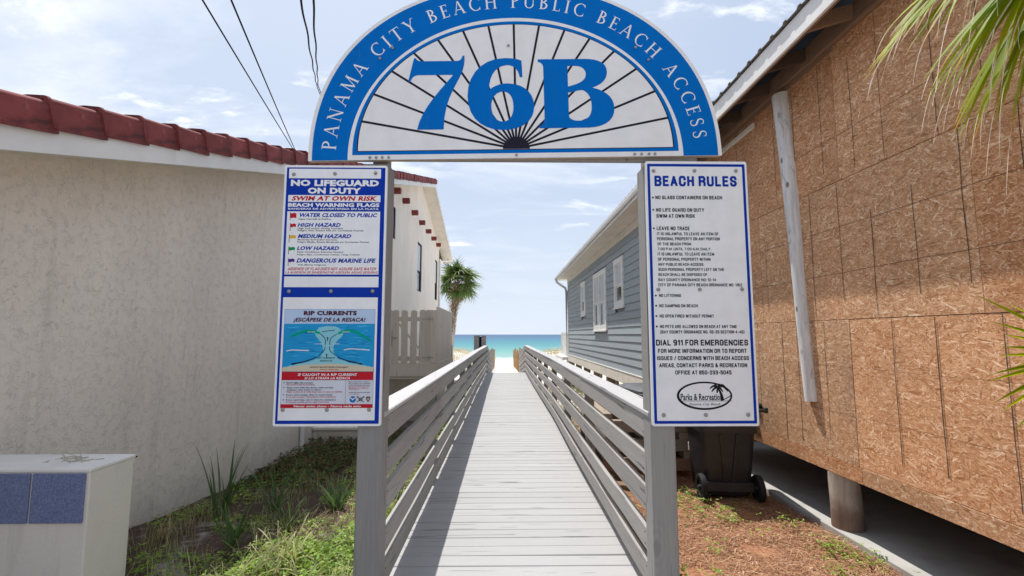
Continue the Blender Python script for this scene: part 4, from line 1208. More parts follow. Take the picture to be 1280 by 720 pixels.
SANS = {
 'A': (1.05, [[(0,0),(.5,1),(1,0)],[(.2,.30),(.8,.30)]]),
 'B': (1, [[(0,0),(0,1),(.75,1),(1,.86),(1,.66),(.75,.53),(0,.53)],[(.75,.53),(1,.38),(1,.14),(.75,0),(0,0)]]),
 'C': (1, [[(1,.68),(1,.86),(.75,1),(.25,1),(0,.86),(0,.14),(.25,0),(.75,0),(1,.14),(1,.32)]]),
 'D': (1, [[(0,0),(0,1),(.7,1),(1,.84),(1,.16),(.7,0),(0,0)]]),
 'E': (.85, [[(1,1),(0,1),(0,0),(1,0)],[(0,.52),(.85,.52)]]),
 'F': (.82, [[(1,1),(0,1),(0,0)],[(0,.50),(.85,.50)]]),
 'G': (1, [[(1,.70),(1,.86),(.75,1),(.25,1),(0,.86),(0,.14),(.25,0),(.75,0),(1,.14),(1,.46),(.62,.46)]]),
 'H': (1, [[(0,0),(0,1)],[(1,0),(1,1)],[(0,.52),(1,.52)]]),
 'I': (.0, [[(0,0),(0,1)]]),
 'J': (.8, [[(1,1),(1,.14),(.75,0),(.25,0),(0,.14),(0,.3)]]),
 'K': (1.02, [[(0,0),(0,1)],[(1,1),(.05,.40)],[(.35,.58),(1,0)]]),
 'L': (.8, [[(0,1),(0,0),(1,0)]]),
 'M': (1.35, [[(0,0),(0,1),(.5,.1),(1,1),(1,0)]]),
 'N': (1, [[(0,0),(0,1),(1,0),(1,1)]]),
 'O': (1, [[(.25,0),(0,.14),(0,.86),(.25,1),(.75,1),(1,.86),(1,.14),(.75,0),(.25,0)]]),
 'P': (.95, [[(0,0),(0,1),(.75,1),(1,.86),(1,.60),(.75,.46),(0,.46)]]),
 'Q': (1, [[(.25,0),(0,.14),(0,.86),(.25,1),(.75,1),(1,.86),(1,.14),(.75,0),(.25,0)],[(.6,.25),(1,0)]]),
 'R': (1, [[(0,0),(0,1),(.75,1),(1,.86),(1,.64),(.75,.50),(0,.50)],[(.7,.5),(1,.34),(1,0)]]),
 'S': (.95, [[(1,.74),(1,.86),(.75,1),(.25,1),(0,.86),(0,.68),(.2,.56),(.8,.44),(1,.32),(1,.14),(.75,0),(.25,0),(0,.14),(0,.26)]]),
 'T': (.9, [[(0,1),(1,1)],[(.5,1),(.5,0)]]),
 'U': (1, [[(0,1),(0,.14),(.25,0),(.75,0),(1,.14),(1,1)]]),
 'V': (1.05, [[(0,1),(.5,0),(1,1)]]),
 'W': (1.5, [[(0,1),(.25,0),(.5,.9),(.75,0),(1,1)]]),
 'X': (1.05, [[(0,0),(1,1)],[(0,1),(1,0)]]),
 'Y': (1.05, [[(0,1),(.5,.45),(1,1)],[(.5,.45),(.5,0)]]),
 'Z': (.9, [[(0,1),(1,1),(0,0),(1,0)]]),
 '0': (.9, [[(.25,0),(0,.14),(0,.86),(.25,1),(.75,1),(1,.86),(1,.14),(.75,0),(.25,0)]]),
 '1': (.35, [[(0,.78),(1,1),(1,0)]]),
 '2': (.9, [[(0,.72),(0,.86),(.25,1),(.75,1),(1,.86),(1,.62),(0,.04),(0,0),(1,0)]]),
 '3': (.9, [[(0,.76),(0,.86),(.25,1),(.75,1),(1,.86),(1,.65),(.75,.53),(.4,.53)],[(.75,.53),(1,.4),(1,.14),(.75,0),(.25,0),(0,.14),(0,.24)]]),
 '4': (.95, [[(.75,0),(.75,1),(0,.3),(1,.3)]]),
 '5': (.9, [[(1,1),(0,1),(0,.56),(.75,.62),(1,.48),(1,.14),(.75,0),(.25,0),(0,.14),(0,.24)]]),
 '6': (.9, [[(.9,1),(.75,1),(.25,1),(0,.86),(0,.14),(.25,0),(.75,0),(1,.14),(1,.44),(.75,.56),(.25,.56),(0,.44)]]),
 '7': (.9, [[(0,1),(1,1),(.35,0)]]),
 '8': (.9, [[(.25,.53),(0,.66),(0,.86),(.25,1),(.75,1),(1,.86),(1,.66),(.75,.53),(.25,.53),(0,.38),(0,.14),(.25,0),(.75,0),(1,.14),(1,.38),(.75,.53)]]),
 '9': (.9, [[(.1,0),(.25,0),(.75,0),(1,.14),(1,.86),(.75,1),(.25,1),(0,.86),(0,.56),(.25,.44),(.75,.44),(1,.56)]]),
 '.': (.0, [[(0,0),(0,.02)]]), ',': (.0, [[(0,-.12),(0,.02)]]), ':': (.0, [[(0,0),(0,.02)],[(0,.6),(0,.62)]]),
 '-': (.5, [[(0,.42),(1,.42)]]), '/': (.7, [[(0,-.05),(1,1.05)]]), '(': (.3, [[(1,1.08),(0,.8),(0,.1),(1,-.16)]]), ')': (.3, [[(0,1.08),(1,.8),(1,.1),(0,-.16)]]),
 '&': (1.1, [[(1,0),(.15,.75),(.2,.95),(.45,1),(.65,.9),(.6,.7),(.05,.35),(.05,.1),(.3,0),(.6,.05),(.95,.45)]]),
}
def sans(s, body, u0, u1, v0, v1, mat, th=.19, slant=0.0, layer=3, into=None, name='lettering'):
    h = v1 - v0; t_ = th * h; gap = .12 * h + t_; sp = t_ + .42 * h
    tot = u1 - u0 - t_ - slant * h * .5
    nsp = body.count(' '); ng = sum(1 for a, b in zip(body, body[1:]) if ' ' not in a + b)
    sw = sum(SANS[c][0] for c in body if c != ' ')
    W_ = (tot - ng * gap - nsp * sp) / sw
    if W_ < .2 * h:
        W_ = .2 * h; k = (tot - sw * W_) / (ng * gap + nsp * sp); gap *= k; sp *= k
    x = u0 + t_ / 2; m = into if into is not None else MB(); L = layer
    for i, c in enumerate(body):
        if c == ' ': x += sp; continue
        w, ps = SANS[c]
        for pl in ps:
            q_ = [pl[0]]
            for a, b, c2 in zip(pl, pl[1:], pl[2:]):
                d1 = Vector((b[0]-a[0], b[1]-a[1])); d2 = Vector((c2[0]-b[0], c2[1]-b[1]))
                if d1.length and d2.length and .15 < d1.angle(d2) < 1.25 and c not in 'AVWMNYXZ147/K': q_ += [(b[0]-d1.x*min(.5, .09/d1.length), b[1]-d1.y*min(.5, .06/d1.length)), (b[0]+d2.x*min(.5, .09/d2.length), b[1]+d2.y*min(.5, .06/d2.length))]
                else: q_.append(b)
            pl = q_ + [pl[-1]]
            pl = [(x + p[0] * w * W_ + slant * p[1] * h, v0 + t_ / 2 + p[1] * (h - t_)) for p in pl]
            for a, b in zip(pl, pl[1:]):
                d = Vector((b[0] - a[0], b[1] - a[1])); l = d.length
                if l < 1e-7: continue
                d /= l; e = t_ * .36; L = layer + ((L - layer + .07) % .7)
                n_ = Vector((-d.y, d.x)) * t_ / 2; A = Vector(a) - d * e; B = Vector(b) + d * e
                m.add([s.P(*(A - n_), L), s.P(*(B - n_), L), s.P(*(B + n_), L), s.P(*(A + n_), L)], [(0, 1, 2, 3)])
        x += w * W_ + (gap if i + 1 < len(body) and body[i+1] != ' ' else 0)
    if into is None: s.emit(name, m, mat)

def rounded(u0, v0, u1, v1, r, n=5):
    p = []
    for cx, cy, a in ((u1 - r, v0 + r, -90), (u1 - r, v1 - r, 0), (u0 + r, v1 - r, 90), (u0 + r, v0 + r, 180)):
        for k in range(n + 1):
            q = R(a + 90 * k / n); p.append((cx + r * math.cos(q), cy + r * math.sin(q)))
    return p
def board(T, x0, z0, w, h, yf, r=0.012, name='panel'):
    m = MB(); m.prism([(x0 + u, yf + 0.0005, z0 + v) for u, v in rounded(0, 0, w, h, r)], (0, 0.014, 0))
    return part(name, m, MAT['sign_white'], T)
def bolt_mesh(r):
    m = MB(); K = 16
    rings = [(r, 0), (r, -0.003), (r * 0.86, -0.0055), (r * 0.55, -0.0065), (r * 0.50, -0.011), (r * 0.30, -0.013)]
    vs = [(q * math.cos(2*math.pi*k/K), y, q * math.sin(2*math.pi*k/K)) for q, y in rings for k in range(K)]
    m.add(vs, [(i*K+k, i*K+(k+1) % K, (i+1)*K+(k+1) % K, (i+1)*K+k) for i in range(len(rings)-1) for k in range(K)] + [tuple((len(rings)-1)*K + k for k in range(K))])
    me = m.mesh('bolt', (0,0,0), True, 45); me.materials.append(MAT['bolt'])
    bm = bmesh.new(); bm.from_mesh(me); bmesh.ops.recalc_face_normals(bm, faces=bm.faces); bm.to_mesh(me); bm.free()
    return me
BM = bolt_mesh(0.0110)
def bolts(T, x0, z0, yf, pts, s=1.0):
    for u, v in pts: inst('bolt', BM, T, (x0 + u, yf - 0.001, z0 + v), (0, R((u * 9173) % 360), 0), (s, s, s))

# ------------------------------------------------------------------ left sign
YF = 2.70
T = thing('warning_sign', 'tall blue framed beach warning flags and rip currents sign on the left post', 'sign', (-0.985, YF, 1.77))
X0, Z0_, SW, SH = -1.285, 1.016, 0.598, 1.494
board(T, X0, Z0_, SW, SH, YF)
s = Sheet(T, X0, Z0_, YF)
s.poly('blue_ground', rounded(0.013, 0.013, SW - 0.012, SH - 0.013, 0.004), MAT['sign_blue'], 1)
for a in ((0.0265, 0.5605, 1.4155, 1.4725), (0.028, 0.5615, 1.2745, 1.315), (0.0265, 0.562, 0.8495, 1.218), (0.0265, 0.5635, 0.7765, 0.8375), (0.0262, 0.5625, 0.032, 0.718)):
    s.rect('white_panel', *a, MAT['sign_white'], 2)
BL, WH, RD, BK, MA = (MAT[k] for k in ('sign_blue', 'sign_white', 'red', 'black', 'maroon'))
for b, u0, u1, v0, v1, mt, bo, sl in (
    ('NO LIFEGUARD', .0395, .5505, 1.369, 1.406, WH, .055, 0), ('ON DUTY', .1385, .4485, 1.3235, 1.3595, WH, .055, 0),
    ('SWIM AT OWN RISK', .0465, .5415, 1.282, 1.309, RD, .045, .3), ('BEACH WARNING FLAGS', .0285, .557, 1.245, 1.2675, WH, .05, 0),
    ('BANDERAS DE ADVERTENSIA EN LA PLAYA', .0305, .5535, 1.228, 1.239, WH, .04, 0),
    ('WATER CLOSED TO PUBLIC', .0915, .544, 1.1845, 1.208, BL, .045, .3), ('HIGH HAZARD', .0885, .337, 1.1265, 1.1495, BL, .045, .3),
    ('MEDIUM HAZARD', .0925, .3995, 1.0605, 1.084, BL, .045, .3), ('LOW HAZARD', .0905, .3325, .9905, 1.013, BL, .045, .3),
    ('DANGEROUS MARINE LIFE', .0915, .5415, .9175, .9425, BL, .045, .3),
    ('ABSENCE OF FLAG DOES NOT ASSURE SAFE WATER', .0425, .548, .8735, .89, RD, .025, .3),
    ('LA AUSENCIA DE BANDERAS NO ASEGURA AGUAS SEGURAS', .0295, .558, .8545, .8685, RD, .02, .3)):
    if b.startswith('ABS') or b.startswith('LA AUS'): sans(s, b, u0, u1, v0, v1, mt, .17, .3)
    else: s.text(b, u0, u1, v0, v1, mt, bo, sl)
sm = MB()
for b, u0, u1, v0, v1 in (('Agua Cerrada al Publico', .092, .281, 1.1685, 1.1775), ('High Surf and/or Strong Currents', .09, .3515, 1.1135, 1.1225), ('Peligro Alto, Resaca Alta y/o Corrientes Fuertes', .0905, .469, 1.101, 1.11),
    ('Moderate Surf and/or Currents', .093, .318, 1.047, 1.0555), ('Peligro Medio, Resaca Moderada y/o Corrientes Fuertes', .0925, .5025, 1.0335, 1.0425), ('Calm Conditions, Exercise Caution', .092, .357, .9755, .984),
    ('Peligro Bajo, Condiciones Calmas, Tenga Cuidado', .093, .453, .9605, .9685), ('Vida Marina Peligrosa', .0985, .261, .901, .909)):
    s.text(b, u0, u1, v0, v1, BK, .035, 0, into=sm)
s.emit('small_lettering', sm, BK)
for u0, u1, v0, v1, c in ((.043, .08, 1.165, 1.211, 'red'), (.046, .08, 1.102, 1.148, 'red'), (.043, .082, 1.035, 1.0805, 'yellow'), (.043, .08, .966, 1.011, 'green'), (.044, .081, .898, .943, 'purple')):
    fl = s.poly('flag', [(u0 + .003, v1 - .002), (u0 + .012, v1 - .005), (u0 + .024, v1 - .001), (u1, v1 - .006), (u1 - .001, v0 + (.012 if v0 > 1.15 else .022)), (u0 + .022, v0 + (.016 if v0 > 1.15 else .026)), (u0 + .012, v0 + (.012 if v0 > 1.15 else .021)), (u0 + .003, v0 + (.015 if v0 > 1.15 else .024))], MAT[c], 3)
    s.rect('flag_staff', u0, u0 + .003, v0, v1, BK, 4, fl)
bolts(T, X0, Z0_, YF, [(.0545, 1.438), (.2925, 1.443), (.5293, 1.448), (.0575, .7515), (.295, .7525), (.532, .7535), (.0533, .091), (.2975, .090), (.5315, .090)])
# rip currents notice
PT = T
skyc = plain('print_pale_blue', (0.46, 0.60, 0.80)); seac = plain('print_sea', (0.02, 0.30, 0.62)); sea2 = plain('print_sea_light', (0.06, 0.44, 0.70)); sea3 = plain('print_sea_dark', (0.015, 0.19, 0.48))
ripc = plain('print_foam', (0.24, 0.56, 0.66)); sandc = plain('print_sand', (0.60, 0.53, 0.40)); palew = plain('print_white', (0.68, 0.72, 0.80)); teal = plain('print_green', (0.0, 0.36, 0.22))
s.rect('notice', .038, .5505, .0995, .651, plain('print_frame', (0.05, 0.16, 0.38)), 3, label='printed rip currents notice with a sea picture and red bands')
s.rect('notice_sky', .0395, .549, .568, .6495, skyc, 4)
s.rect('notice_sea', .0405, .548, .30, .568, seac, 4)
rng = random.Random(3)
mm = [MB(), MB()]
for k in range(90):
    u = rng.uniform(.05, .50); v = rng.uniform(.35, .56); l = rng.uniform(.02, .10); h = rng.uniform(.0015, .005)
    l = min(l, .545 - u)
    pts = [(u + l * i / 6, v + .002 * math.sin(i * 1.3 + k)) for i in range(7)]
    s.stroke(pts, [h * math.sin(math.pi * (i + .2) / 6.4) + .0004 for i in range(7)], 4.5 + 0.004 * k, mm[k % 2])
s.emit('notice_waves', mm[0], sea2); s.emit('notice_waves', mm[1], sea3)
def cat(pts, n=6):
    out = []; P_ = [pts[0]] + list(pts) + [pts[-1]]
    for i in range(1, len(P_) - 2):
        p0, p1, p2, p3 = P_[i-1:i+3]
        for k in range(n):
            t_ = k / n
            out.append(tuple(0.5 * ((2*p1[j]) + (-p0[j]+p2[j])*t_ + (2*p0[j]-5*p1[j]+4*p2[j]-p3[j])*t_*t_ + (-p0[j]+3*p1[j]-3*p2[j]+p3[j])*t_**3) for j in (0, 1)))
    out.append(tuple(pts[-1])); return out
def jit(pts, a, seed):
    r_ = random.Random(seed); return [(x + r_.uniform(-a, a), y + r_.uniform(-a, a) * .6) for x, y in pts]
half = [(.235, .545), (.215, .51), (.245, .47), (.262, .44), (.262, .405), (.235, .375), (.17, .352), (.10, .338), (.042, .325)]
rt_ = [(.58 - x + .005, y) for x, y in reversed(half)]
rt_[0] = (.547, .325)
s.poly('notice_current', jit(cat(half, 5), .004, 1) + [(.042, .31), (.547, .31)] + jit(cat(rt_, 5), .004, 2) + [(.33, .553), (.28, .555)], ripc, 9)
s.poly('notice_sand', [(.0405, .3015), (.548, .3015), (.548, .325), (.42, .338), (.30, .345), (.16, .338), (.0405, .322)], sandc, 10)
g = MB(); s.stroke(cat([(.243, .515), (.19, .528), (.14, .522), (.08, .495)]), .013, 11, g); s.stroke(cat([(.345, .515), (.40, .528), (.45, .520), (.525, .475)]), .013, 11.2, g); s.emit('notice_arrow', g, teal)
g = MB()
for q in (cat([(.245, .512), (.272, .485), (.276, .455), (.274, .45)]), cat([(.34, .512), (.305, .485), (.300, .455), (.300, .45)]), cat([(.276, .44), (.268, .415), (.24, .39)]), cat([(.299, .44), (.305, .415), (.335, .39)])):
    s.stroke(q, .0035, 12, g)
for q in (cat([(.23, .382), (.17, .358), (.09, .342)]), cat([(.345, .382), (.41, .358), (.485, .342)])):
    s.stroke(q, [.004 + .004 * i / len(q) for i in range(len(q))], 12.3, g)
for (x, y) in ((.287, .485), (.285, .392)):
    s.stroke([(x, y - .014), (x, y)], .004, 12.6, g); g.add([s.P(x - .006, y, 12.6), s.P(x + .006, y, 12.6), s.P(x, y + .009, 12.6)], [(0, 1, 2)])
s.stroke(cat([(.255, .522), (.28, .527), (.31, .530), (.325, .532)]), [.003]*18 + [.006], 12.9, g)
s.text('RIP CURRENT', .235, .335, .372, .380, BK, .03, 0, 12.9, into=g); s.text('(RESACA)', .25, .318, .357, .364, BK, .03, 0, 12.9, into=g)
s.emit('notice_arrow', g, BK)
g = MB()
for q in ([(.06, .415), (.09, .421), (.13, .419), (.185, .418)], [(.38, .42), (.42, .427), (.47, .424), (.525, .42)]):
    s.stroke(cat(q), .006, 11, g)
for x0_, x1_, y_ in ((.175, .215, .522), (.37, .41, .522), (.215, .255, .455), (.315, .355, .455)): s.text('ESCAPE', x0_, x1_, y_ - .003, y_ + .003, WH, .03, 0, 12.9, into=g)
s.emit('notice_foam', g, palew)
s.rect('notice_band', .0385, .549, .2535, .299, RD, 4); s.rect('notice_panel', .0395, .549, .121, .2525, plain('print_panel', (0.62, 0.65, 0.73)), 4); s.rect('notice_band', .0385, .5505, .0995, .1205, RD, 4.2)
s.rect('notice_divider', .3965, .398, .121, .2525, BK, 5)
for b, u0, u1, v0, v1, mt, bo, sl in (('RIP CURRENTS', .1475, .4465, .6165, .6405, MA, .045, 0), ('\u00a1ESC\u00c1PESE DE LA RESACA!', .0915, .4955, .58, .602, MA, .03, .3),
    ('www.ripcurrents.noaa.gov', .1935, .409, .322, .331, BK, .03, 0), ('www.usla.org', .25, .353, .309, .317, RD, .02, 0), ('IF CAUGHT IN A RIP CURRENT', .1305, .4595, .2765, .2905, WH, .035, 0),
    ('SI LO ATRAPA LA RESACA', .1665, .422, .2575, .271, WH, .03, .3), ('Never swim alone - Nunca nade solo', .114, .4855, .1045, .1155, WH, .035, .12)):
    s.text(b, u0, u1, v0, v1, mt, bo, sl, 13)
g1, g2 = MB(), MB()
for b, u0, u1, v0, v1, q in (("Don't fight the current", .0695, .215, .235, .243, 0), ('No luche contra la corriente', .07, .2255, .2255, .232, 1), ('Swim even with the shore, until current', .0705, .3275, .2085, .216, 0), ('weakens, then swim to shore', .071, .26, .1965, .2035, 0),
    ('Nade al nivel de la orilla hasta que la resaca se debilite', .072, .38, .1855, .1925, 1), ("If you can't escape, float or tread water", .07, .328, .169, .1765, 0), ('Si no logra escapar, mantengase a flote pedaleando', .07, .3475, .158, .1645, 1),
    ('If you need help, call or wave for assistance', .07, .3455, .1415, .149, 0), ('Si necesita auxilio, grite o agite los brazos', .0705, .31, .130, .1365, 1), ('More information about', .413, .526, .241, .246, 0), ('rip currents can be found', .4135, .5345, .232, .237, 0),
    ('at the following web sites:', .414, .532, .223, .228, 0), ('Mas informacion sobre las', .414, .5295, .214, .219, 1), ('corrientes de resaca en', .414, .524, .206, .211, 1), ('estos sitios', .415, .471, .199, .2035, 1), ('www.ripcurrents.noaa.gov', .415, .536, .183, .188, 0), ('www.usla.org', .4155, .472, .174, .1785, 1)):
    s.text(b, u0, u1, v0, v1, BK, .03, 0, 13, into=(g1, g2)[q])
def disc(x, y, r, n=20, a0=0, a1=360): return [(x + r * math.cos(R(a0 + (a1 - a0) * k / n)), y + r * math.sin(R(a0 + (a1 - a0) * k / n))) for k in range(n)]
for v in (.2395, .212, .1725, .145):
    p = disc(.055, v, .003, 8); g1.add([s.P(a, b, 13) for a, b in p], [tuple(range(8))])
s.emit('small_lettering', g1, BK); s.emit('small_lettering', g2, RD)
lg = s.poly('round_emblem', disc(.439, .147, .0175, 28), plain('emblem_blue', (0.02, 0.16, 0.50)), 13)
s.poly('emblem_bird', [(.4235, .155), (.434, .147), (.4385, .141), (.446, .149), (.4555, .155), (.453, .158), (.443, .152), (.4385, .150), (.433, .153), (.426, .158)], WH, 14, (), lg)
g = MB(); s.stroke([(.463, .162), (.502, .132)], .003, 13, g); s.stroke([(.502, .162), (.463, .132)], .003, 13.3, g); s.stroke(disc(.4825, .147, .009, 18), .003, 13.6, g, True)
s.stroke([(.462, .163), (.470, .157)], .006, 13.9, g); s.stroke([(.503, .163), (.495, .157)], .006, 14.2, g); s.emit('crossed_oars', g, BK)
ah = s.poly('arrowhead_emblem', [(.525, .131), (.534, .143), (.5375, .156), (.534, .162), (.525, .163), (.516, .162), (.5125, .156), (.516, .143)], plain('emblem_brown', (0.16, 0.06, 0.03)), 13)
s.poly('emblem_tree', [(.521, .142), (.531, .142), (.532, .152), (.526, .158), (.519, .152)], plain('emblem_green', (0.35, 0.40, 0.30)), 14, (), ah)

# ------------------------------------------------------------------ right sign
T = thing('rules_sign', 'tall white BEACH RULES sign with blue border line on the right post', 'sign', (1.136, YF, 1.78))
X0, Z0_, SW, SH = 0.832, 1.010, 0.606, 1.537
board(T, X0, Z0_, SW, SH, YF)
s = Sheet(T, X0 + 0.002, Z0_ + 0.008, YF)
s.poly('border', rounded(.010, .006, SW - .014, SH - .024, .006), BL, 1, [rounded(.026, .022, SW - .030, SH - .040, .003)])
sans(s, 'BEACH RULES', .051, .5405, 1.3765, 1.44, BL, .215)
for b, u0, u1, v0, v1, bo in (('NO GLASS CONTAINERS ON BEACH', .054, .4495, 1.298, 1.3195, .035), ('NO LIFE GUARD ON DUTY', .0555, .3395, 1.223, 1.2445, .035), ('SWIM AT OWN RISK', .0565, .2845, 1.1865, 1.2085, .035), ('LEAVE NO TRACE', .0565, .2495, 1.1125, 1.1345, .035),
    ('DIAL 911 FOR EMERGENCIES', .0315, .562, .4425, .476, .042), ('FOR MORE INFORMATION OR TO REPORT', .042, .5515, .4005, .424, .03), ('ISSUES / CONCERNS WITH BEACH ACCESS', .035, .5625, .36, .383, .03), ('AREAS, CONTACT PARKS & RECREATION', .0465, .55, .3195, .3425, .03), ('OFFICE AT 850-233-5045', .137, .4585, .279, .302, .03)):
    sans(s, b, u0, u1, v0, v1, BK, .20 if v1 - v0 > .03 else .19)
g = MB()
for b, u0, u1, v0, v1 in (('IT IS UNLAWFUL TO LEAVE AN ITEM OF', .057, .4185, 1.0825, 1.1), ('PERSONAL PROPERTY ON ANY PORTION', .056, .4245, 1.0525, 1.0705), ('OF THE BEACH FROM', .0575, .2545, 1.0225, 1.0395), ('7:00 P.M. UNTIL 7:00 A.M. DAILY.', .0575, .372, .9935, 1.0095),
    ('IT IS UNLAWFUL TO LEAVE AN ITEM', .057, .3875, .9625, .9805), ('OF PERSONAL PROPERTY WITHIN', .058, .365, .932, .9495), ('ANY PUBLIC BEACH ACCESS.', .0575, .3265, .9025, .919), ('SUCH PERSONAL PROPERTY LEFT ON THE', .0585, .442, .8725, .8895),
    ('BEACH SHALL BE DISPOSED OF.', .058, .3475, .843, .8595), ('BAY COUNTY ORDINANCE NO: 12-14', .057, .3925, .8125, .829), ('CITY OF PANAMA CITY BEACH ORDINANCE NO: 1162', .056, .5435, .7825, .8),
    ('NO LITTERING', .0575, .1845, .7205, .738), ('NO CAMPING ON BEACH', .057, .28, .661, .679), ('NO OPEN FIRES WITHOUT PERMIT', .0575, .3715, .602, .62), ('NO PETS ARE ALLOWED ON BEACH AT ANY TIME', .058, .5015, .542, .56), ('(BAY COUNTY ORDINANCE NO. 05-20 SECTION 4-40)', .0585, .5435, .511, .529)):
    sans(s, b, u0, u1, v0, v1, BK, .175, into=g)
s.emit('small_lettering', g, BK)
g = MB()
for v in (1.308, 1.234, 1.1235, .729, .670, .611, .551):
    g.add([s.P(a, b, 3) for a, b in disc(.039, v, .0055, 14)], [tuple(range(14))])
s.emit('bullet', g, BK)
bolts(T, X0 + .002, Z0_ + .008, YF, [(.0468, 1.469), (.2905, 1.4705), (.5375, 1.4717), (.054, .7635), (.295, .7637), (.541, .7665), (.0627, .054), (.3015, .0545), (.5422, .0552)])
# oval parks emblem
def ell(cx, cy, a, b, n=48): return [(cx + a * math.cos(2*math.pi*k/n), cy + b * math.sin(2*math.pi*k/n)) for k in range(n)]
ov = s.poly('oval_emblem', ell(.299, .1605, .158, .079), BK, 2, [ell(.301, .1615, .146, .069)])
s.text('Parks & Recreation', .163, .40, .136, .172, BK, .02, 0, 3)
g = MB(); s.stroke([(.150, .1315), (.452, .1315)], .0022, 3, g); s.stroke(cat([(.40, .134), (.395, .165), (.385, .19), (.375, .203)]), [.020 - .014 * i / 18 for i in range(19)], 3.3, g)
for k, (dx, dy, bend) in enumerate(((-.045, -.004, .02), (-.035, -.022, .014), (-.02, .016, .012), (.015, .022, .01), (.045, .008, .02), (.060, -.020, .028), (.030, -.022, .014), (-.005, -.028, 0))):
    pts = cat([(.375, .203), (.375 + dx * .5, .203 + dy * .5 + bend * .7), (.375 + dx, .203 + dy)]); n = len(pts)
    s.stroke(pts, [.011 * (math.sin(math.pi * (i + 1) / (n + 0.6)) * .8 + .15) for i in range(n)], 3.5 + k * 0.15, g)
s.stroke(cat([(.395, .134), (.43, .150), (.452, .165)]), [.004]*13, 4.9, g)
s.emit('palm_emblem', g, BK)
s.text('Panama City Beach', .2095, .387, .108, .121, BK, .0, .45, 3)

# ------------------------------------------------------------------ arch sign
AX, AZ = 0.0705, 2.560
T = thing('arch_sign', 'big half round blue and white arch sign reading 76B over the boardwalk entrance', 'sign', (AX, YF, AZ))
ARCH = T
def sup(a, b, n, steps, base=0.0, y0=0.0):
    out = []
    for k in range(steps + 1):
        q = math.pi * k / steps; c, s_ = math.cos(q), math.sin(q)
        out.append((a * math.copysign(abs(c) ** (2 / n), c), y0 + b * abs(s_) ** (2 / n)))
    return out
m = MB(); m.prism([(AX + u, YF - 0.004, AZ + v) for u, v in sup(1.222, 1.100, 2.2, 90)], (0, 0.006, 0)); part('face_panel', m, MAT['arch_white'], T)
m = MB(); m.prism([(AX + u * 0.999, YF + 0.003, AZ + v * 0.999 + 0.001) for u, v in sup(1.222, 1.100, 2.2, 90)], (0, 0.030, 0)); part('plywood_backing', m, MAT['ply'], T)
s = Sheet(T, AX, AZ, YF - 0.004)
AB = MAT['arch_blue']
s.poly('blue_band', [(u, v) for u, v in sup(1.200, 1.080, 2.2, 90)] , AB, 1, [[(u, max(v, 0.0005)) for u, v in sup(.992, .880, 2.03, 80)]])
s.poly('thin_blue_band', sup(.965, .828, 2.03, 80, y0=.030), AB, 1, [sup(.940, .790, 2.03, 80, y0=.050)])
s.poly('black_line', sup(.940, .790, 2.03, 80, y0=.050), MAT['ray'], 1.2, [sup(.932, .782, 2.03, 80, y0=.055)])
for k in range(-7, 8):
    q = R(90 + 11.25 * k); d = (math.cos(q), math.sin(q))
    lo, hi = 0.3, 1.2
    for _ in range(30):
        md = (lo + hi) / 2; x, y = md * d[0], md * d[1]
        if abs(x / .934) ** 2.03 + abs(y / .784) ** 2.03 < 1: lo = md
        else: hi = md
    g = MB(); s.stroke([(d[0] * .05, .057 + d[1] * .05), (d[0] * lo, .055 + d[1] * lo)], [.013, .0135], 2 + 0.12 * (k + 7), g); s.emit('ray', g, MAT['ray'])
s.poly('sun_disc', [(x, max(y, 0.0)) for x, y in [(.080 * math.cos(math.pi * k / 24), .056 + .074 * math.sin(math.pi * k / 24)) for k in range(25)]], MAT['ray'], 4)
# 7 6 B, drawn as outlines
def path(d, n=7):
    """[(x,y)] straight points, ('c', p1, p2, p3) bezier from the last point"""
    out = []
    for q in d:
        if isinstance(q[0], str):
            p0 = out[-1]; p1, p2, p3 = q[1:]
            for k in range(1, n + 1):
                t_ = k / n; u_ = 1 - t_
                out.append(tuple(u_**3*p0[j] + 3*u_*u_*t_*p1[j] + 3*u_*t_*t_*p2[j] + t_**3*p3[j] for j in (0, 1)))
        else: out.append(q)
    return out
def K(zx, zy):  # drawing grid of the numerals
    return (zx, zy)
seven = path([(-.590, .625), ('c', (-.588, .612), (-.575, .607), (-.555, .607)), (-.345, .607), ('c', (-.325, .608), (-.318, .620), (-.312, .640)), (-.301, .640),
    ('c', (-.298, .600), (-.302, .575), (-.318, .530)), ('c', (-.345, .460), (-.425, .370), (-.428, .185)), (-.428, .180), (-.585, .180), ('c', (-.560, .300), (-.470, .400), (-.372, .515)), (-.372, .519),
    (-.575, .519), ('c', (-.605, .519), (-.618, .500), (-.624, .478)), (-.638, .480), (-.603, .627)])
s.poly('numeral', seven, AB, 5)
six = path([(.042, .605), (.046, .500), (.030, .500), ('c', (.018, .560), (-.010, .578), (-.050, .577)), ('c', (-.110, .572), (-.155, .520), (-.156, .420)), ('c', (-.130, .448), (-.085, .462), (-.045, .462)),
    ('c', (.050, .460), (.112, .405), (.112, .318)), ('c', (.112, .225), (.035, .172), (-.075, .172)), ('c', (-.200, .172), (-.285, .250), (-.285, .385)), ('c', (-.285, .520), (-.195, .622), (-.060, .622)), ('c', (-.020, .622), (.015, .617), (.042, .605))])
hole6 = path([(-.075, .412), ('c', (-.120, .408), (-.146, .365), (-.144, .315)), ('c', (-.142, .262), (-.115, .222), (-.075, .224)), ('c', (-.035, .226), (-.012, .262), (-.012, .318)), ('c', (-.012, .372), (-.033, .412), (-.075, .412))])
s.poly('numeral', six, AB, 5, [hole6[:-1]])
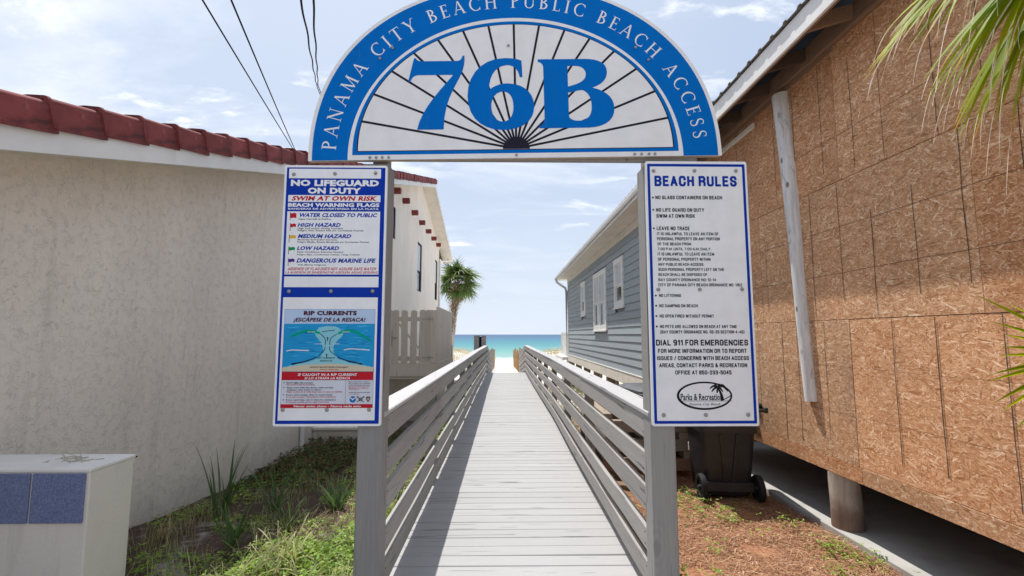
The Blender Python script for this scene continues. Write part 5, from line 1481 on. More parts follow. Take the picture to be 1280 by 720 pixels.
Bo = path([(.140, .612), (.140, .596), ('c', (.165, .590), (.172, .575), (.172, .555)), (.172, .250), ('c', (.172, .215), (.160, .200), (.140, .195)), (.140, .180), (.430, .180), ('c', (.540, .182), (.592, .232), (.592, .300)),
    ('c', (.592, .370), (.545, .408), (.465, .430)), ('c', (.520, .448), (.556, .480), (.556, .530)), ('c', (.556, .590), (.500, .612), (.420, .612))])
h1 = path([(.318, .568), (.365, .568), ('c', (.405, .568), (.428, .545), (.428, .515)), ('c', (.426, .470), (.380, .455), (.318, .438))])
h2 = path([(.318, .400), ('c', (.350, .405), (.390, .418), (.405, .415)), ('c', (.440, .400), (.456, .365), (.456, .315)), ('c', (.456, .250), (.425, .224), (.380, .224)), ('c', (.345, .224), (.318, .232), (.318, .260))])
s.poly('numeral', Bo, AB, 5, [h1, h2])

# serif capitals made of strokes
TH, TN = .135, .055
def arc(cx, cy, rx, ry, a0, a1, t0, t1, n=14):
    """stroke along an ellipse; thick t1 at the sides, thin t0 at top and bottom"""
    out = []
    for k in range(n + 1):
        q = R(a0 + (a1 - a0) * k / n); w = t0 + (t1 - t0) * abs(math.cos(q)) ** 1.5
        out.append((cx + rx * math.cos(q), cy + ry * math.sin(q), w))
    return out
def ln(x0, y0, x1, y1, w): return [(x0, y0, w), (x1, y1, w)]
def sf(x, y, w=.30): return [(x - w / 2, y + (.018 if y < .5 else -.018), .036), (x + w / 2, y + (.018 if y < .5 else -.018), .036)]
GL = {
 'P': (.62, [ln(.17, 0, .17, 1, TH), sf(.17, 0), sf(.15, 1, .26), arc(.20, .74, .34, .235, 90, -90, TN, TH)]),
 'A': (.86, [ln(.10, 0, .43, 1, TN), ln(.43, 1, .75, 0, TH), ln(.22, .34, .62, .34, TN), sf(.09, 0, .24), sf(.76, 0, .27)]),
 'N': (.88, [ln(.15, 0, .15, .99, TN), ln(.13, .99, .74, .01, TH), ln(.74, 0, .74, 1, TN), sf(.15, 0, .26), sf(.09, 1, .2), sf(.74, 1, .26)]),
 'M': (1.06, [ln(.13, 0, .18, 1, TN), ln(.19, .98, .53, .04, TH), ln(.53, .04, .88, .98, TN), ln(.88, 1, .93, 0, TH), sf(.13, 0, .24), sf(.93, 0, .28), sf(.13, 1, .16), sf(.93, 1, .16)]),
 'C': (.84, [arc(.50, .50, .40, .48, 48, 312, TN, TH, 20), ln(.77, .74, .77, .96, .035), ln(.77, .04, .77, .26, .035)]),
 'I': (.34, [ln(.17, 0, .17, 1, TH), sf(.17, 0), sf(.17, 1)]),
 'T': (.80, [ln(.40, 0, .40, 1, TH), sf(.40, 0, .32), ln(.05, .965, .75, .965, TN), ln(.06, .98, .04, .80, .035), ln(.74, .98, .76, .80, .035)]),
 'Y': (.82, [ln(.41, 0, .41, .48, TH), ln(.10, 1, .41, .46, TH), ln(.72, 1, .42, .46, TN), sf(.41, 0, .32), sf(.09, 1, .26), sf(.73, 1, .22)]),
 'B': (.68, [ln(.17, 0, .17, 1, TH), sf(.12, 0, .2), sf(.12, 1, .2), arc(.20, .76, .27, .215, 90, -90, TN, TH), arc(.20, .28, .35, .255, 90, -90, TN, TH)]),
 'E': (.62, [ln(.17, 0, .17, 1, TH), sf(.12, 0, .2), sf(.12, 1, .2), ln(.17, .97, .52, .97, TN), ln(.17, .52, .45, .52, TN), ln(.17, .03, .56, .03, TN), ln(.52, .99, .53, .82, .035), ln(.45, .42, .45, .62, .035), ln(.56, .01, .58, .2, .035)]),
 'H': (.90, [ln(.17, 0, .17, 1, TH), ln(.73, 0, .73, 1, TH), ln(.17, .52, .73, .52, TN), sf(.17, 0), sf(.17, 1), sf(.73, 0), sf(.73, 1)]),
 'U': (.86, [ln(.17, .30, .17, 1, TH), arc(.44, .32, .28, .30, 180, 360, TN, .10), ln(.72, .30, .72, 1, TN), sf(.17, 1), sf(.72, 1, .26)]),
 'L': (.60, [ln(.17, 0, .17, 1, TH), sf(.12, 0, .2), sf(.17, 1), ln(.17, .03, .54, .03, TN), ln(.54, .01, .56, .22, .035)]),
 'S': (.58, [arc(.29, .745, .20, .225, 40, 180, TN, .09, 8), [(.09, .745, .09), (.12, .62, .11), (.29, .51, .135), (.45, .40, .11), (.48, .27, .09)], arc(.285, .26, .20, .235, 360, 218, TN, .09, 8), ln(.45, .74, .46, .94, .035), ln(.10, .06, .10, .27, .035)]),
}
word = 'PANAMA CITY BEACH PUBLIC BEACH ACCESS'
LH = .084
# baseline curve: superellipse between the bands
def base_pt(q, a=1.062, b=.945, n=2.12):
    c, s_ = math.cos(q), math.sin(q); return Vector((a * math.copysign(abs(c) ** (2/n), c), b * abs(s_) ** (2/n)))
QN = 4000; tab = [base_pt(math.pi - math.pi * k / QN) for k in range(QN + 1)]
cum = [0]
for a, b in zip(tab, tab[1:]): cum.append(cum[-1] + (b - a).length)
def at(L_):
    import bisect
    i = min(max(bisect.bisect(cum, L_), 1), QN); f = (L_ - cum[i-1]) / max(cum[i] - cum[i-1], 1e-9); p = tab[i-1].lerp(tab[i], f)
    i0, i1 = max(i - 12, 0), min(i + 12, QN); d = (tab[i1] - tab[i0]).normalized(); return p, d
gaps = len(word) - 1
wid = sum(GL[c][0] * LH if c != ' ' else .40 * LH for c in word)
start, end = .062, cum[-1] - .102
gap = (end - start - wid) / gaps
pos = start
for c in word:
    w = (GL[c][0] if c != ' ' else .40) * LH
    if c != ' ':
        p, d = at(pos + w / 2); nrm = Vector((-d.y, d.x))
        if nrm.dot(p) < 0: nrm = -nrm
        g = MB()
        for li, st_ in enumerate(GL[c][1]):
            pts = []; ws = []
            for (x, y, t_) in st_:
                q = p + d * ((x * LH) - w / 2) + nrm * (y * LH); pts.append((q.x, q.y)); ws.append(t_ * LH * .92)
            s.stroke(pts, ws, 2 + li * .16, g)
        s.emit('letter', g, MAT['arch_white'])
    pos += w + gap
bs = [(-.86, .012), (-.823, .012), (-.788, .012), (-.750, .012), (.82, .012), (.785, .012), (.74, .012), (.70, .012), (.0, .016), (-.805, .625), (-.73, .69), (.81, .60), (.735, .68), (-.035, .70)]
for u, v in bs: inst('bolt', BM, T, (AX + u, YF - 0.010, AZ + v), (0, 0, 0), (.75, .75, .75))
T.rotation_euler = (0, R(-1.15), 0)

# ------------------------------------------------------------------ plants
def m_leaf(name, stops, rough=0.55, trans=0.35, var=0.25, axis='uv'):
    t = NT(name)
    x = t.sep(t.uv)[1]
    k = t.ramp(t.isl, 0, 1, 1 - var, 1 + var, False)
    c = t.hsv(t.cramp(x, stops), 0.5, 1.0, k)
    t.put(t.b.inputs['Base Color'], c); t.b.inputs['Roughness'].default_value = rough; t.b.inputs['Specular IOR Level'].default_value = 0.3
    tr = t.n.new('ShaderNodeBsdfTranslucent'); t.l.new(t.hsv(c, 0.492, 1.1, 1.7), tr.inputs[0])
    mx = t.n.new('ShaderNodeMixShader'); mx.inputs[0].default_value = trans
    t.l.new(t.b.outputs[0], mx.inputs[1]); t.l.new(tr.outputs[0], mx.inputs[2]); t.l.new(mx.outputs[0], t.out.inputs[0])
    return t.m
class Blades:
    """many folded blades with a length coordinate"""
    def __init__(s): s.v = []; s.f = []; s.t = []
    def blade(s, pts, wid, side, fold=0.25, t0=0.0, t1=1.0):
        P = [Vector(p) for p in pts]; n = len(P); b = len(s.v); side = Vector(side)
        for i, p in enumerate(P):
            d = (P[min(i+1, n-1)] - P[max(i-1, 0)])
            d = d.normalized() if d.length > 1e-9 else Vector((0, 0, 1))
            u = d.cross(side)
            if u.length < 1e-4: u = Vector((1, 0, 0))
            u.normalize(); nn = u.cross(d).normalized()
            w = wid[i] / 2
            s.v += [tuple(p - u*w), tuple(p + nn*w*2*fold), tuple(p + u*w)]
            s.t += [t0 + (t1 - t0) * i / (n - 1)] * 3
        for i in range(n - 1):
            a = b + i*3; s.f += [(a, a+1, a+4, a+3), (a+1, a+2, a+5, a+4)]
    def leaf(s, p, d, nrm, l, w, t=0.5):
        """small oval leaf: four faces"""
        p = Vector(p); d = Vector(d).normalized(); nrm = Vector(nrm); u = d.cross(nrm)
        if u.length < 1e-4: u = Vector((1, 0, 0))
        u.normalize(); nn = u.cross(d).normalized(); b = len(s.v)
        s.v += [tuple(p), tuple(p + d*l*.45 + u*w/2), tuple(p + d*l*.45 - u*w/2), tuple(p + d*l - nn*l*.15), tuple(p + d*l*.5 - nn*w*.12)]
        s.t += [t] * 5
        s.f += [(b, b+1, b+4), (b+1, b+3, b+4), (b+3, b+2, b+4), (b+2, b, b+4)]
    def mesh(s, name, mat, origin=(0,0,0)):
        me = bpy.data.meshes.new(name); o = Vector(origin)
        me.from_pydata([(v[0]-o.x, v[1]-o.y, v[2]-o.z) for v in s.v], [], s.f)
        uv = me.uv_layers.new(name='UVMap')
        idx = [0] * len(me.loops); me.loops.foreach_get('vertex_index', idx)
        buf = []
        for i in idx: buf += [0.5, s.t[i]]
        uv.data.foreach_set('uv', buf)
        me.polygons.foreach_set('use_smooth', [True] * len(me.polygons))
        me.materials.append(mat); return me
    def obj(s, name, mat, parent=None, kind=None):
        o = bpy.data.objects.new(name, s.mesh(name, mat, base_of(parent))); COL.objects.link(o)
        if parent: o.parent = parent
        if kind: o['kind'] = kind
        return o
PALMG = m_leaf('palm_leaf_far', [(0, (0.10, 0.15, 0.035)), (0.6, (0.085, 0.14, 0.04)), (0.93, (0.16, 0.19, 0.06)), (1, (0.32, 0.27, 0.13))], 0.4, 0.25, 0.4)
PALMD = m_leaf('palm_leaf_dry', [(0, (0.22, 0.15, 0.08)), (1, (0.30, 0.22, 0.13))], 0.7, 0.2, 0.3)
PALMN = m_leaf('palm_leaf_near', [(0, (0.15, 0.24, 0.012)), (0.5, (0.22, 0.31, 0.010)), (0.84, (0.30, 0.36, 0.012)), (0.92, (0.62, 0.38, 0.015)), (0.97, (0.50, 0.20, 0.03)), (1, (0.5, 0.38, 0.24))], 0.5, 0.6, 0.4)
STRING = m_leaf('palm_thread', [(0, (0.72, 0.68, 0.60)), (1, (0.62, 0.52, 0.42))], 0.5, 0.3, 0.15)
WEEDL = m_leaf('weed_leaf', [(0, (0.13, 0.24, 0.03)), (0.5, (0.21, 0.34, 0.04)), (1, (0.36, 0.45, 0.11))], 0.5, 0.4, 0.4)
WEEDD = m_leaf('creeper_leaf', [(0, (0.045, 0.085, 0.02)), (0.6, (0.075, 0.115, 0.028)), (0.85, (0.16, 0.07, 0.03)), (1, (0.22, 0.07, 0.04))], 0.5, 0.3, 0.4)
BLADE = m_leaf('strap_leaf', [(0, (0.10, 0.15, 0.05)), (0.7, (0.075, 0.14, 0.05)), (1, (0.14, 0.17, 0.07))], 0.45, 0.25, 0.3)
PALEB = m_leaf('pale_blade', [(0, (0.22, 0.28, 0.09)), (0.7, (0.36, 0.36, 0.17)), (1, (0.52, 0.44, 0.26))], 0.5, 0.3, 0.3)
DRYG = m_leaf('dry_grass', [(0, (0.30, 0.27, 0.13)), (0.6, (0.42, 0.34, 0.19)), (1, (0.55, 0.44, 0.28))], 0.7, 0.3, 0.35)
NEED = m_leaf('pine_needle', [(0, (0.13, 0.055, 0.03)), (0.4, (0.30, 0.145, 0.075)), (0.8, (0.46, 0.27, 0.155)), (1, (0.66, 0.48, 0.34))], 0.75, 0.0, 0.2)

# far sabal palm
def fan_frond(rng, R0=1.0, n=26, spread=250, droop=0.5, w=0.055):
    b = Blades()
    stem = [(0, 0, 0), (0.35, 0, 0.10), (0.72, 0, 0.10)]
    b.blade(stem, [0.05, 0.035, 0.03], (0, 0, 1), 0.3, 0.0, 0.1)
    c = Vector((0.70, 0, 0.10))
    for k in range(n):
        a = R(-spread/2 + spread * k / (n - 1)) + rng.uniform(-0.04, 0.04); l = R0 * rng.uniform(0.85, 1.05) * (0.72 + 0.28 * math.cos(a * 0.6))
        d = Vector((math.cos(a), math.sin(a), 0.12 - 0.10 * abs(math.sin(a)))); pts = []; ww = []
        dr = droop * rng.uniform(0.6, 1.4)
        for i in range(6):
            f = i / 5; pts.append(c + d * l * f + Vector((0, 0, -dr * l * f ** 2.4))); ww.append(w * (0.5 + 1.1 * math.sin(math.pi * min(f * 1.05 + .12, 1.0))))
        ww[-1] = 0.006
        b.blade(pts, ww, (0, 0, 1), 0.2)
    return b
T = thing('sabal_palm', 'tall cabbage palm with a round head of fan fronds beyond the picket enclosure', 'palm tree', (-3.10, 30, -0.7))
rng = random.Random(31)
PH = 4.72
b = MB(); pts = []; rr = []
for i in range(24):
    f = i / 23; z = -0.8 + (PH + 0.8) * f
    pts.append((-3.42 + 0.42 * f ** 1.6, 30, z)); rr.append(0.17 + 0.018 * math.sin(i * 1.9) + (0.02 if f < .06 else 0))
b.tube(pts, rr, 14); part('trunk', b, MAT['piling'], T, True)
bt = m_leaf('palm_boot', [(0, (0.16, 0.11, 0.075)), (0.6, (0.28, 0.21, 0.15)), (1, (0.40, 0.33, 0.25))], 0.85, 0.05, 0.3)
b = Blades()
for i in range(190):
    f = 0.42 + 0.58 * (i / 190) ; z = -0.8 + (PH + 0.8) * f; a = i * 2.39996 + rng.uniform(-.2, .2); x = -3.42 + 0.42 * f ** 1.6
    big = sst(0.60, 0.70, f); l = 0.16 + 0.24 * big * rng.uniform(.7, 1.2); r0 = 0.15
    d = Vector((math.cos(a), math.sin(a), 0)); p = Vector((x, 30, z)) + d * r0
    b.blade([p, p + d * l * .28 + Vector((0, 0, l * .5)), p + d * l * (.62 + .3 * big) + Vector((0, 0, l * .95))], [.10, .075, .045], d, 0.3)
b.obj('boots', bt, T, 'stuff')
mf = [fan_frond(rng, 0.98, 26, 250, dr, 0.060).mesh('frond', PALMG) for dr in (0.35, 0.55, 0.75, 0.5)]
md = fan_frond(rng, 0.75, 18, 200, 1.0, 0.05).mesh('frond', PALMD)
for i in range(25):
    f = i / 24; a = i * 2.39996; elv = R(84 - 118 * f ** 0.8 + rng.uniform(-13, 13))
    o = inst('frond', mf[i % 4], T, (-3.0, 30, PH + 0.18 - 0.30 * f), (0, 0, 0), (1, 1, 1)) if False else None
    rot = (Matrix.Rotation(a, 4, 'Z') @ Matrix.Rotation(-elv, 4, 'Y') @ Matrix.Rotation(rng.uniform(-.5, .5), 4, 'X')).to_euler()
    s_ = rng.uniform(0.85, 1.2) * 0.95
    inst('frond', mf[i % 4] , T, (-3.0, 30, PH + 0.20 - 0.35 * f), rot, (s_, s_, s_))
for i in range(7):
    a = i * 0.9 + 0.3
    rot = (Matrix.Rotation(a, 4, 'Z') @ Matrix.Rotation(R(62 + 8 * (i % 3)), 4, 'Y')).to_euler()
    inst('frond', md, T, (-3.0, 30, PH - 0.25), rot, (.7, .7, .7))

# near palm, its crown reaching in at the upper right
TX, TY = 3.05 - 0.45, 0.95
T = thing('fan_palm', 'near fan palm whose yellow green drooping fronds hang in at the upper right', 'palm tree', (TX, TY, -0.2))
m = MB(); m.tube([(TX + 0.02 * math.sin(k), TY, -0.3 + 0.42 * k) for k in range(8)], [.15 - .004 * k for k in range(8)], 16); part('trunk', m, MAT['piling'], T, True, 40)
def hang_frond(hub, aim, n, spread, L_, rng, w, droop, name='frond', thread=0.6):
    """fan of leaflets from a hub, drooping at the ends, threads at their tips"""
    b = Blades(); th = Blades(); hub = Vector(hub); aim = Vector(aim).normalized()
    side = aim.cross(Vector((0, 0, 1))).normalized(); up = side.cross(aim).normalized()
    root = Vector((TX, TY, 2.75)); b.blade([root, root.lerp(hub, .5) + Vector((0, 0, .12)), hub], [.05, .035, .03], (0, 0, 1), 0.35, 0, .1)
    for k in range(n):
        a = R(-spread/2 + spread * k / (n - 1)) + rng.uniform(-.03, .03)
        d = (aim * math.cos(a) + side * math.sin(a) + up * rng.uniform(-.10, .10)).normalized(); l = L_ * rng.uniform(.72, 1.08)
        pts = []; ww = []; p = hub.copy(); dd = d.copy(); N = 12
        dr = droop * rng.uniform(.7, 1.35)
        for i in range(N + 1):
            f = i / N; pts.append(p.copy()); ww.append(w * (0.45 + 0.75 * math.sin(math.pi * min(1, f * .9 + .10))) * (1 if f < .9 else .55))
            dd = (dd + Vector((rng.uniform(-.02, .02), rng.uniform(-.02, .02), -dr * (.25 + 1.6 * f * f) / N * 1.7))).normalized(); p = p + dd * l / N
        ww[-1] = .002
        b.blade(pts, ww, d.cross(side) if abs(a) > 9 else (side.cross(d)), 0.28, rng.uniform(0, .15), rng.uniform(.80, 1.0))
        if rng.random() < thread:
            i0 = rng.choice((8, 9, 10, 11)); q = pts[i0].copy(); d2 = (pts[i0] - pts[i0-1]).normalized(); tp = []; N2 = 10; cu = rng.uniform(-.08, .08)
            tl = rng.uniform(.15, .36)
            for i in range(N2 + 1):
                tp.append(q.copy()); d2 = (d2 + Vector((cu * .7, cu, -.10 - rng.uniform(0, .05)))).normalized(); q = q + d2 * tl / N2
            th.blade(tp, [rng.uniform(.0025, .006) * (1 - .6 * i / N2) for i in range(N2 + 1)], side, 0.2)
        if rng.random() < .16:
            off = Vector((rng.uniform(-.01, .01), -.012, .004)); i0 = rng.choice((3, 4, 5))
            tp = [x + off for x in pts[i0:]]; th.blade(tp, [.011 * (1 - .85 * i / len(tp)) for i in range(len(tp))], side, 0.15)
    f = b.obj(name, PALMN, T); th.obj('thread', STRING, f, 'stuff')
rng = random.Random(17)
hang_frond((2.42, 1.95, 3.42), (-0.80, 0.05, -0.55), 34, 62, 0.86, rng, .026, 0.50)
hang_frond((2.52, 1.90, 3.34), (-0.62, 0.05, -0.75), 34, 68, 0.84, rng, .026, 0.45)
hang_frond((2.62, 2.02, 3.30), (-0.40, 0.10, -0.90), 30, 64, 0.82, rng, .026, 0.4)
hang_frond((2.80, 2.05, 3.20), (-0.15, 0.10, -1.0), 16, 56, 0.70, rng, .026, 0.3)
hang_frond((2.60, 1.10, 3.55), (0.1, -0.9, 0.2), 20, 120, 0.9, rng, .035, 0.9)
hang_frond((2.20, 0.90, 3.50), (-0.6, -0.6, 0.3), 20, 120, 0.9, rng, .035, 0.9)
hang_frond((2.95, 1.20, 3.60), (0.8, 0.1, 0.4), 20, 120, 0.9, rng, .035, 0.9)
# low young frond by the wall at the right edge
T = thing('young_palm', 'green pointed leaflets of a young palm poking in at the right edge', 'palm', (2.75, 1.75, -0.2))
b = Blades(); rng = random.Random(23)
hub = Vector((2.59, 2.05, 1.42)); b.blade([(2.75, 1.75, -.2), (2.75, 1.85, .7), hub], [.04, .03, .025], (0, -1, 0), .3, 0, .1)
for k in range(16):
    a = R(118 + k * 9.5); l = rng.uniform(.38, .50); d = Vector((math.cos(a), rng.uniform(-.1, .25), math.sin(a) * .55 + .02)).normalized(); pts = []; p = hub.copy()
    for i in range(8): pts.append(p.copy()); d = (d + Vector((0, 0, -.035))).normalized(); p = p + d * l / 7
    b.blade(pts, [.022 * math.sin(math.pi * min(1, i / 7 * .9 + .12)) for i in range(8)], (0, -1, .2), .25, 0, .82)
b.obj('frond', PALMN, T)

# strap leaved plants of the left garden
def strap_plant(label, x, y, n, h, w, mat, seed, lean=0.35, group=None, arch=0.1):
    z = gz(x, y); T = thing('strap_plant', label, 'plant', (x, y, z), group); rng = random.Random(seed); b = Blades()
    for k in range(n):
        a = rng.uniform(0, 6.28); l = h * rng.uniform(.55, 1.05); d = Vector((math.cos(a) * lean * rng.uniform(.2, 1.3), math.sin(a) * lean * rng.uniform(.2, 1.0), 1)).normalized()
        p = Vector((x + rng.uniform(-.05, .05), y + rng.uniform(-.05, .05), z - .02)); pts = []
        for i in range(8): pts.append(p.copy()); d = (d + Vector((math.cos(a), math.sin(a), -1)) * arch * rng.uniform(.5, 1.5) * i / 14).normalized(); p = p + d * l / 7
        b.blade(pts, [w * (1 - (i / 7.4) ** 2.2) * (.7 + .5 * math.sin(i)) if False else w * (1.0 - (i / 7.2) ** 2) + .001 for i in range(8)], (math.cos(a), math.sin(a), .2), .22)
    b.obj('leaf_blades', mat, T)
strap_plant('tall dark upright sword leaved plant standing by the shaded left wall', -2.72, 4.75, 15, 0.78, .028, BLADE, 1, .30)
strap_plant('low sword leaved plant in front of the tall one, left garden', -2.22, 4.05, 12, 0.42, .026, BLADE, 2, .6, None, .2)
strap_plant('dark spiky tuft half way up the left garden', -1.72, 5.1, 26, 0.50, .020, BLADE, 3, .8, None, .15)
strap_plant('pale arching leaved plant where the left garden turns sunny', -1.62, 3.75, 14, 0.42, .020, PALEB, 4, .9, None, .45)
strap_plant('yellow green arching blades in the near weeds of the left garden', -1.35, 3.35, 12, 0.40, .020, PALEB, 5, .9, None, .5)
strap_plant('short spiky tuft beside the left gate post', -1.15, 5.3, 24, 0.38, .018, BLADE, 6, .7, None, .2)
strap_plant('dark spiky tuft far up the left garden by the stoop', -1.9, 7.6, 24, 0.46, .022, BLADE, 7, .7, None, .2)
strap_plant('loose arching green blades in the middle of the left garden', -1.95, 4.45, 18, 0.50, .012, BLADE, 9, .9, None, .35)
strap_plant('dark green leaning blades left of the middle of the garden', -2.35, 5.1, 18, 0.55, .018, BLADE, 10, .8, None, .25)
strap_plant('yellowish grass tuft by the left gate post', -1.02, 4.7, 26, 0.34, .012, PALEB, 11, .9, None, .35)
strap_plant('pale dry leaning blades at the lower edge of the left garden', -1.75, 3.25, 12, 0.46, .020, PALEB, 12, 1.1, None, .6)
strap_plant('dry brown tuft at the foot of the left wall', -2.9, 4.25, 22, 0.26, .010, DRYG, 8, .7, None, .15)

def leaves(name, label, cat, mat, n, fn, seed, size, kind='stuff', flat=0.5, stems=False):
    rng = random.Random(seed); b = Blades(); k = 0; tries = 0
    while k < n and tries < n * 12:
        tries += 1
        r_ = fn(rng)
        if r_ is None: continue
        x, y, h = r_; z = gz(x, y); c = Vector((x, y, z + h)); s_ = size * rng.uniform(.6, 1.3)
        tone = rng.random()
        for q in range(3):
            a = rng.uniform(0, 6.28); d = Vector((math.cos(a), math.sin(a), rng.uniform(-.2, .7))); nn = Vector((rng.uniform(-flat, flat), rng.uniform(-flat, flat), 1))
            b.leaf(c, d, nn, s_, s_ * .55, min(1, max(0, tone + rng.uniform(-.15, .15))))
        k += 1
    o = b.obj(name, mat, None, kind); o['label'] = label; o['category'] = cat; return o
def nz(x, y, s, o): return noise.noise(Vector((x * s, y * s, o)))
def sunny(rng):
    x, y = rng.uniform(-2.6, -0.80), rng.uniform(2.5, 12)
    if y > 4.8 and x < -1.3: return None
    if x < -1.0 - 0.8 * max(0, (5.0 - y)): return None
    d = nz(x, y, 2.2, 3) + .24
    if d < 0: return None
    return x, y, rng.uniform(0, .13) * min(1, d * 2.5) + .01
leaves('sunlit_weeds', 'bright green low weeds in the sun beside the left railing', 'weeds', WEEDL, 7000, sunny, 1, .030)
def shade(rng):  # dark garden
    x, y = rng.uniform(-3.35, -0.9), rng.uniform(3.0, 9)
    if nz(x, y, 1.5, 8) < 0.02 - (0.1 if y > 6 else 0): return None
    return x, y, rng.uniform(0, .05) + .005
leaves('shaded_weeds', 'scattered small green weeds in the shade of the left house', 'weeds', WEEDL, 4600, shade, 2, .030)
def creeper(rng):
    x, y = rng.uniform(-3.38, -0.95), rng.uniform(6.0, 9.6)
    e = (y - 5.6) * .16 + .10 * nz(x, y, 2, 4)
    if y < 7.2 and x > -2.3: return None
    return x, y, rng.uniform(0, max(.03, min(.17, e * .5)))
leaves('red_creeper', 'dark green and reddish creeper banked against the back of the left garden', 'creeper', WEEDD, 5200, creeper, 3, .050)
def edgeweed(rng):
    x = 0.95 + abs(rng.gauss(0, .16)); y = rng.uniform(2.7, 9)
    if nz(x, y, 1.8, 12) < -.05: return None
    return x, y, rng.uniform(0, .10)
leaves('railing_weeds', 'thin yellow green weeds along the foot of the right railing', 'weeds', WEEDL, 1100, edgeweed, 4, .026)
cl = [(1.98, 4.75, .17, 150), (1.85, 5.15, .14, 110), (2.10, 4.55, .08, 40), (1.55, 4.6, .10, 40), (2.62, 3.95, .09, 80), (2.75, 3.72, .10, 90), (2.42, 3.5, .07, 40), (2.2, 4.15, .06, 26), (2.55, 4.35, .07, 26), (1.45, 3.4, .06, 20), (1.7, 3.9, .06, 22), (2.85, 3.25, .08, 60), (2.7, 3.1, .08, 50)]
def clumps(rng):
    c = rng.choices(cl, [q[3] for q in cl])[0]; return c[0] + rng.gauss(0, c[2]), c[1] + rng.gauss(0, c[2]), rng.uniform(0, .09)
leaves('straw_weeds', 'little bright green weed clumps growing through the brown straw', 'weeds', WEEDL, 620, clumps, 5, .026)
# under and around the clapboard house
def under(rng):
    x, y = rng.uniform(1.2, 2.9), rng.uniform(8.2, 18); 
    if nz(x, y, .8, 2) < -.1: return None
    return x, y, rng.uniform(0, .35 + .4 * nz(x, y, 1.1, 6))
leaves('house_shrubs', 'loose grey green scrub along the foot of the clapboard house', 'scrub', m_leaf('scrub_leaf', [(0, (0.10, 0.14, 0.04)), (.6, (.20, .22, .09)), (1, (.42, .36, .24))], .7, .25, .35), 3600, under, 6, .045)

# pine straw
rng = random.Random(12); b = Blades()
for k in range(46000):
    x = rng.uniform(0.95, 2.90); y = 2.5 + 5.5 * rng.random() ** 1.5
    if nz(x, y, 2.4, 30) < -.38: continue
    if x > 2.84 and rng.random() < .5: continue
    z = gz(x, y) + rng.uniform(.001, .020); a = rng.uniform(0, 6.28); l = rng.uniform(.03, .10); c = .25
    e = Vector((math.cos(a) * l, math.sin(a) * l, rng.uniform(-.010, .012))); p = Vector((x, y, z)); w = rng.uniform(.0012, .0026)
    u = Vector((-e.y, e.x, 0)).normalized() * w; mid = p + e * .5 + u * rng.uniform(-3, 3) + Vector((0, 0, .003)); n = len(b.v); tt = min(1, max(0, rng.gauss(.52, .24)))
    b.v += [tuple(p - u), tuple(p + u), tuple(mid + u), tuple(mid - u), tuple(p + e)]; b.t += [tt] * 5; b.f += [(n, n+1, n+2, n+3), (n+3, n+2, n+4)]
o = b.obj('pine_straw', NEED, None, 'stuff'); o['label'] = 'brown pine straw litter covering the ground right of the railing'; o['category'] = 'straw'
# leaf and twig litter on the left
b = Blades()
for k in range(15000):
    x = rng.uniform(-3.38, -0.9); y = 2.9 + 5.5 * rng.random()
    if nz(x, y, 1.7, 50) < -.02: continue
    z = gz(x, y) + rng.uniform(.001, .012); a = rng.uniform(0, 6.28); l = rng.uniform(.015, .07)
    e = Vector((math.cos(a) * l, math.sin(a) * l, rng.uniform(-.004, .008))); p = Vector((x, y, z)); w = rng.uniform(.001, .005)
    u = Vector((-e.y, e.x, 0)).normalized() * w; n = len(b.v); tt = min(1, max(0, rng.gauss(.4, .3)))
    b.v += [tuple(p - u), tuple(p + u), tuple(p + e + u * .4), tuple(p + e - u * .4)]; b.t += [tt] * 4; b.f += [(n, n+1, n+2, n+3)]
LIT = m_leaf('litter_leaf', [(0, (.035, .02, .014)), (.5, (.10, .055, .035)), (1, (.30, .22, .15))], .85, 0, .3)
o = b.obj('leaf_litter', LIT, None, 'stuff'); o['label'] = 'dark leaf and twig litter on the sandy ground of the left garden'; o['category'] = 'litter'
# thin grass blades mixed through the left garden
b = Blades()
for k in range(6500):
    x = rng.uniform(-3.3, -0.8); y = rng.uniform(2.8, 9)
    if nz(x, y, 1.9, 60) < -.05: continue
    z = gz(x, y); a = rng.uniform(0, 6.28); l = rng.uniform(.05, .20); q = rng.uniform(.2, .7); p = Vector((x, y, z))
    b.blade([p, p + Vector((math.cos(a) * l * q * .3, math.sin(a) * l * q * .3, l * .6)), p + Vector((math.cos(a) * l * q, math.sin(a) * l * q, l * .85))], [.004, .003, .0008], (math.cos(a), math.sin(a), 0), .1, rng.uniform(0, .5), 1)
o = b.obj('garden_grass', PALEB, None, 'stuff'); o['label'] = 'thin pale grass blades among the weeds of the left garden'; o['category'] = 'grass'
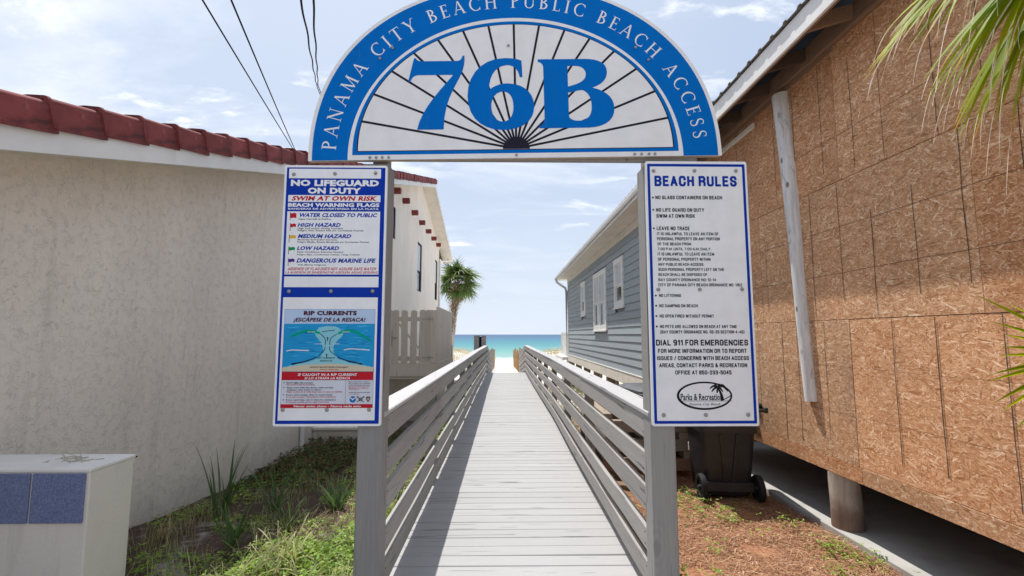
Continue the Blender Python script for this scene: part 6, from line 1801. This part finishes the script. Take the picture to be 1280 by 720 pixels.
# taller loose grass in the sunny strip
b = Blades()
for k in range(2600):
    x = rng.uniform(-2.7, -0.8); y = rng.uniform(2.6, 7.5)
    if x < -1.0 - 0.8 * max(0, (5.2 - y)): continue
    if nz(x, y, 2.6, 90) < -.02: continue
    z = gz(x, y); a = rng.uniform(0, 6.28); l = rng.uniform(.12, .34); q = rng.uniform(.2, 1.1); p = Vector((x, y, z)); c = Vector((math.cos(a), math.sin(a), 0))
    b.blade([p, p + c * l * q * .15 + Vector((0, 0, l * .42)), p + c * l * q * .5 + Vector((0, 0, l * .72)), p + c * l * q + Vector((0, 0, l * (.85 - .3 * q)))], [.006, .0055, .004, .0008], c, .15, rng.uniform(0, .55), 1)
o = b.obj('tall_grass', PALEB, None, 'stuff'); o['label'] = 'loose taller yellow green grass in the sunny strip by the left railing'; o['category'] = 'grass'
# dune grass
b = Blades()
for k in range(9000):
    s_ = rng.choice((-1, 1)); x = 0.07 + s_ * (0.85 + abs(rng.gauss(0, 2.6))); y = rng.uniform(26.3, 58)
    if abs(x - .07) < 1.0 and y > 45: continue
    if nz(x, y, .35, 70) < -.18: continue
    z = gz(x, y); a = rng.uniform(0, 6.28); l = rng.uniform(.25, .62) * (.75 if abs(x) < 1.3 else 1); q = rng.uniform(.2, .9); p = Vector((x, y, z))
    b.blade([p, p + Vector((math.cos(a) * l * q * .3, math.sin(a) * l * q * .3, l * .6)), p + Vector((math.cos(a) * l * q, math.sin(a) * l * q, l * .8))], [.014, .010, .002], (math.cos(a), math.sin(a), 0), .1, rng.uniform(0, .4), 1)
o = b.obj('dune_grass', DRYG, None, 'stuff'); o['label'] = 'dry tan and green dune grass on both sides of the sandy beach path'; o['category'] = 'dune grass'
def dune(rng):
    x = rng.choice((-1, 1)) * rng.uniform(1.6, 9); y = rng.uniform(27, 50)
    if nz(x, y, .4, 40) < .0: return None
    return x, y, rng.uniform(0, .35)
leaves('dune_scrub', 'low grey green and pinkish scrub on the dunes', 'scrub', m_leaf('dune_leaf', [(0, (.12, .16, .06)), (.5, (.26, .24, .14)), (1, (.45, .33, .27))], .7, .25, .3), 3800, dune, 9, .10)
# small shrub between the left house and the railing, seen through the boards
def side(rng):
    x, y = rng.uniform(-1.45, -.85), rng.uniform(7.5, 19)
    if nz(x, y, .9, 22) < -.1: return None
    return x, y, rng.uniform(0, .45 + .5 * nz(x, y, .7, 3))
leaves('side_shrubs', 'green shrubs growing low behind the left railing', 'shrubs', WEEDL, 2600, side, 10, .05)
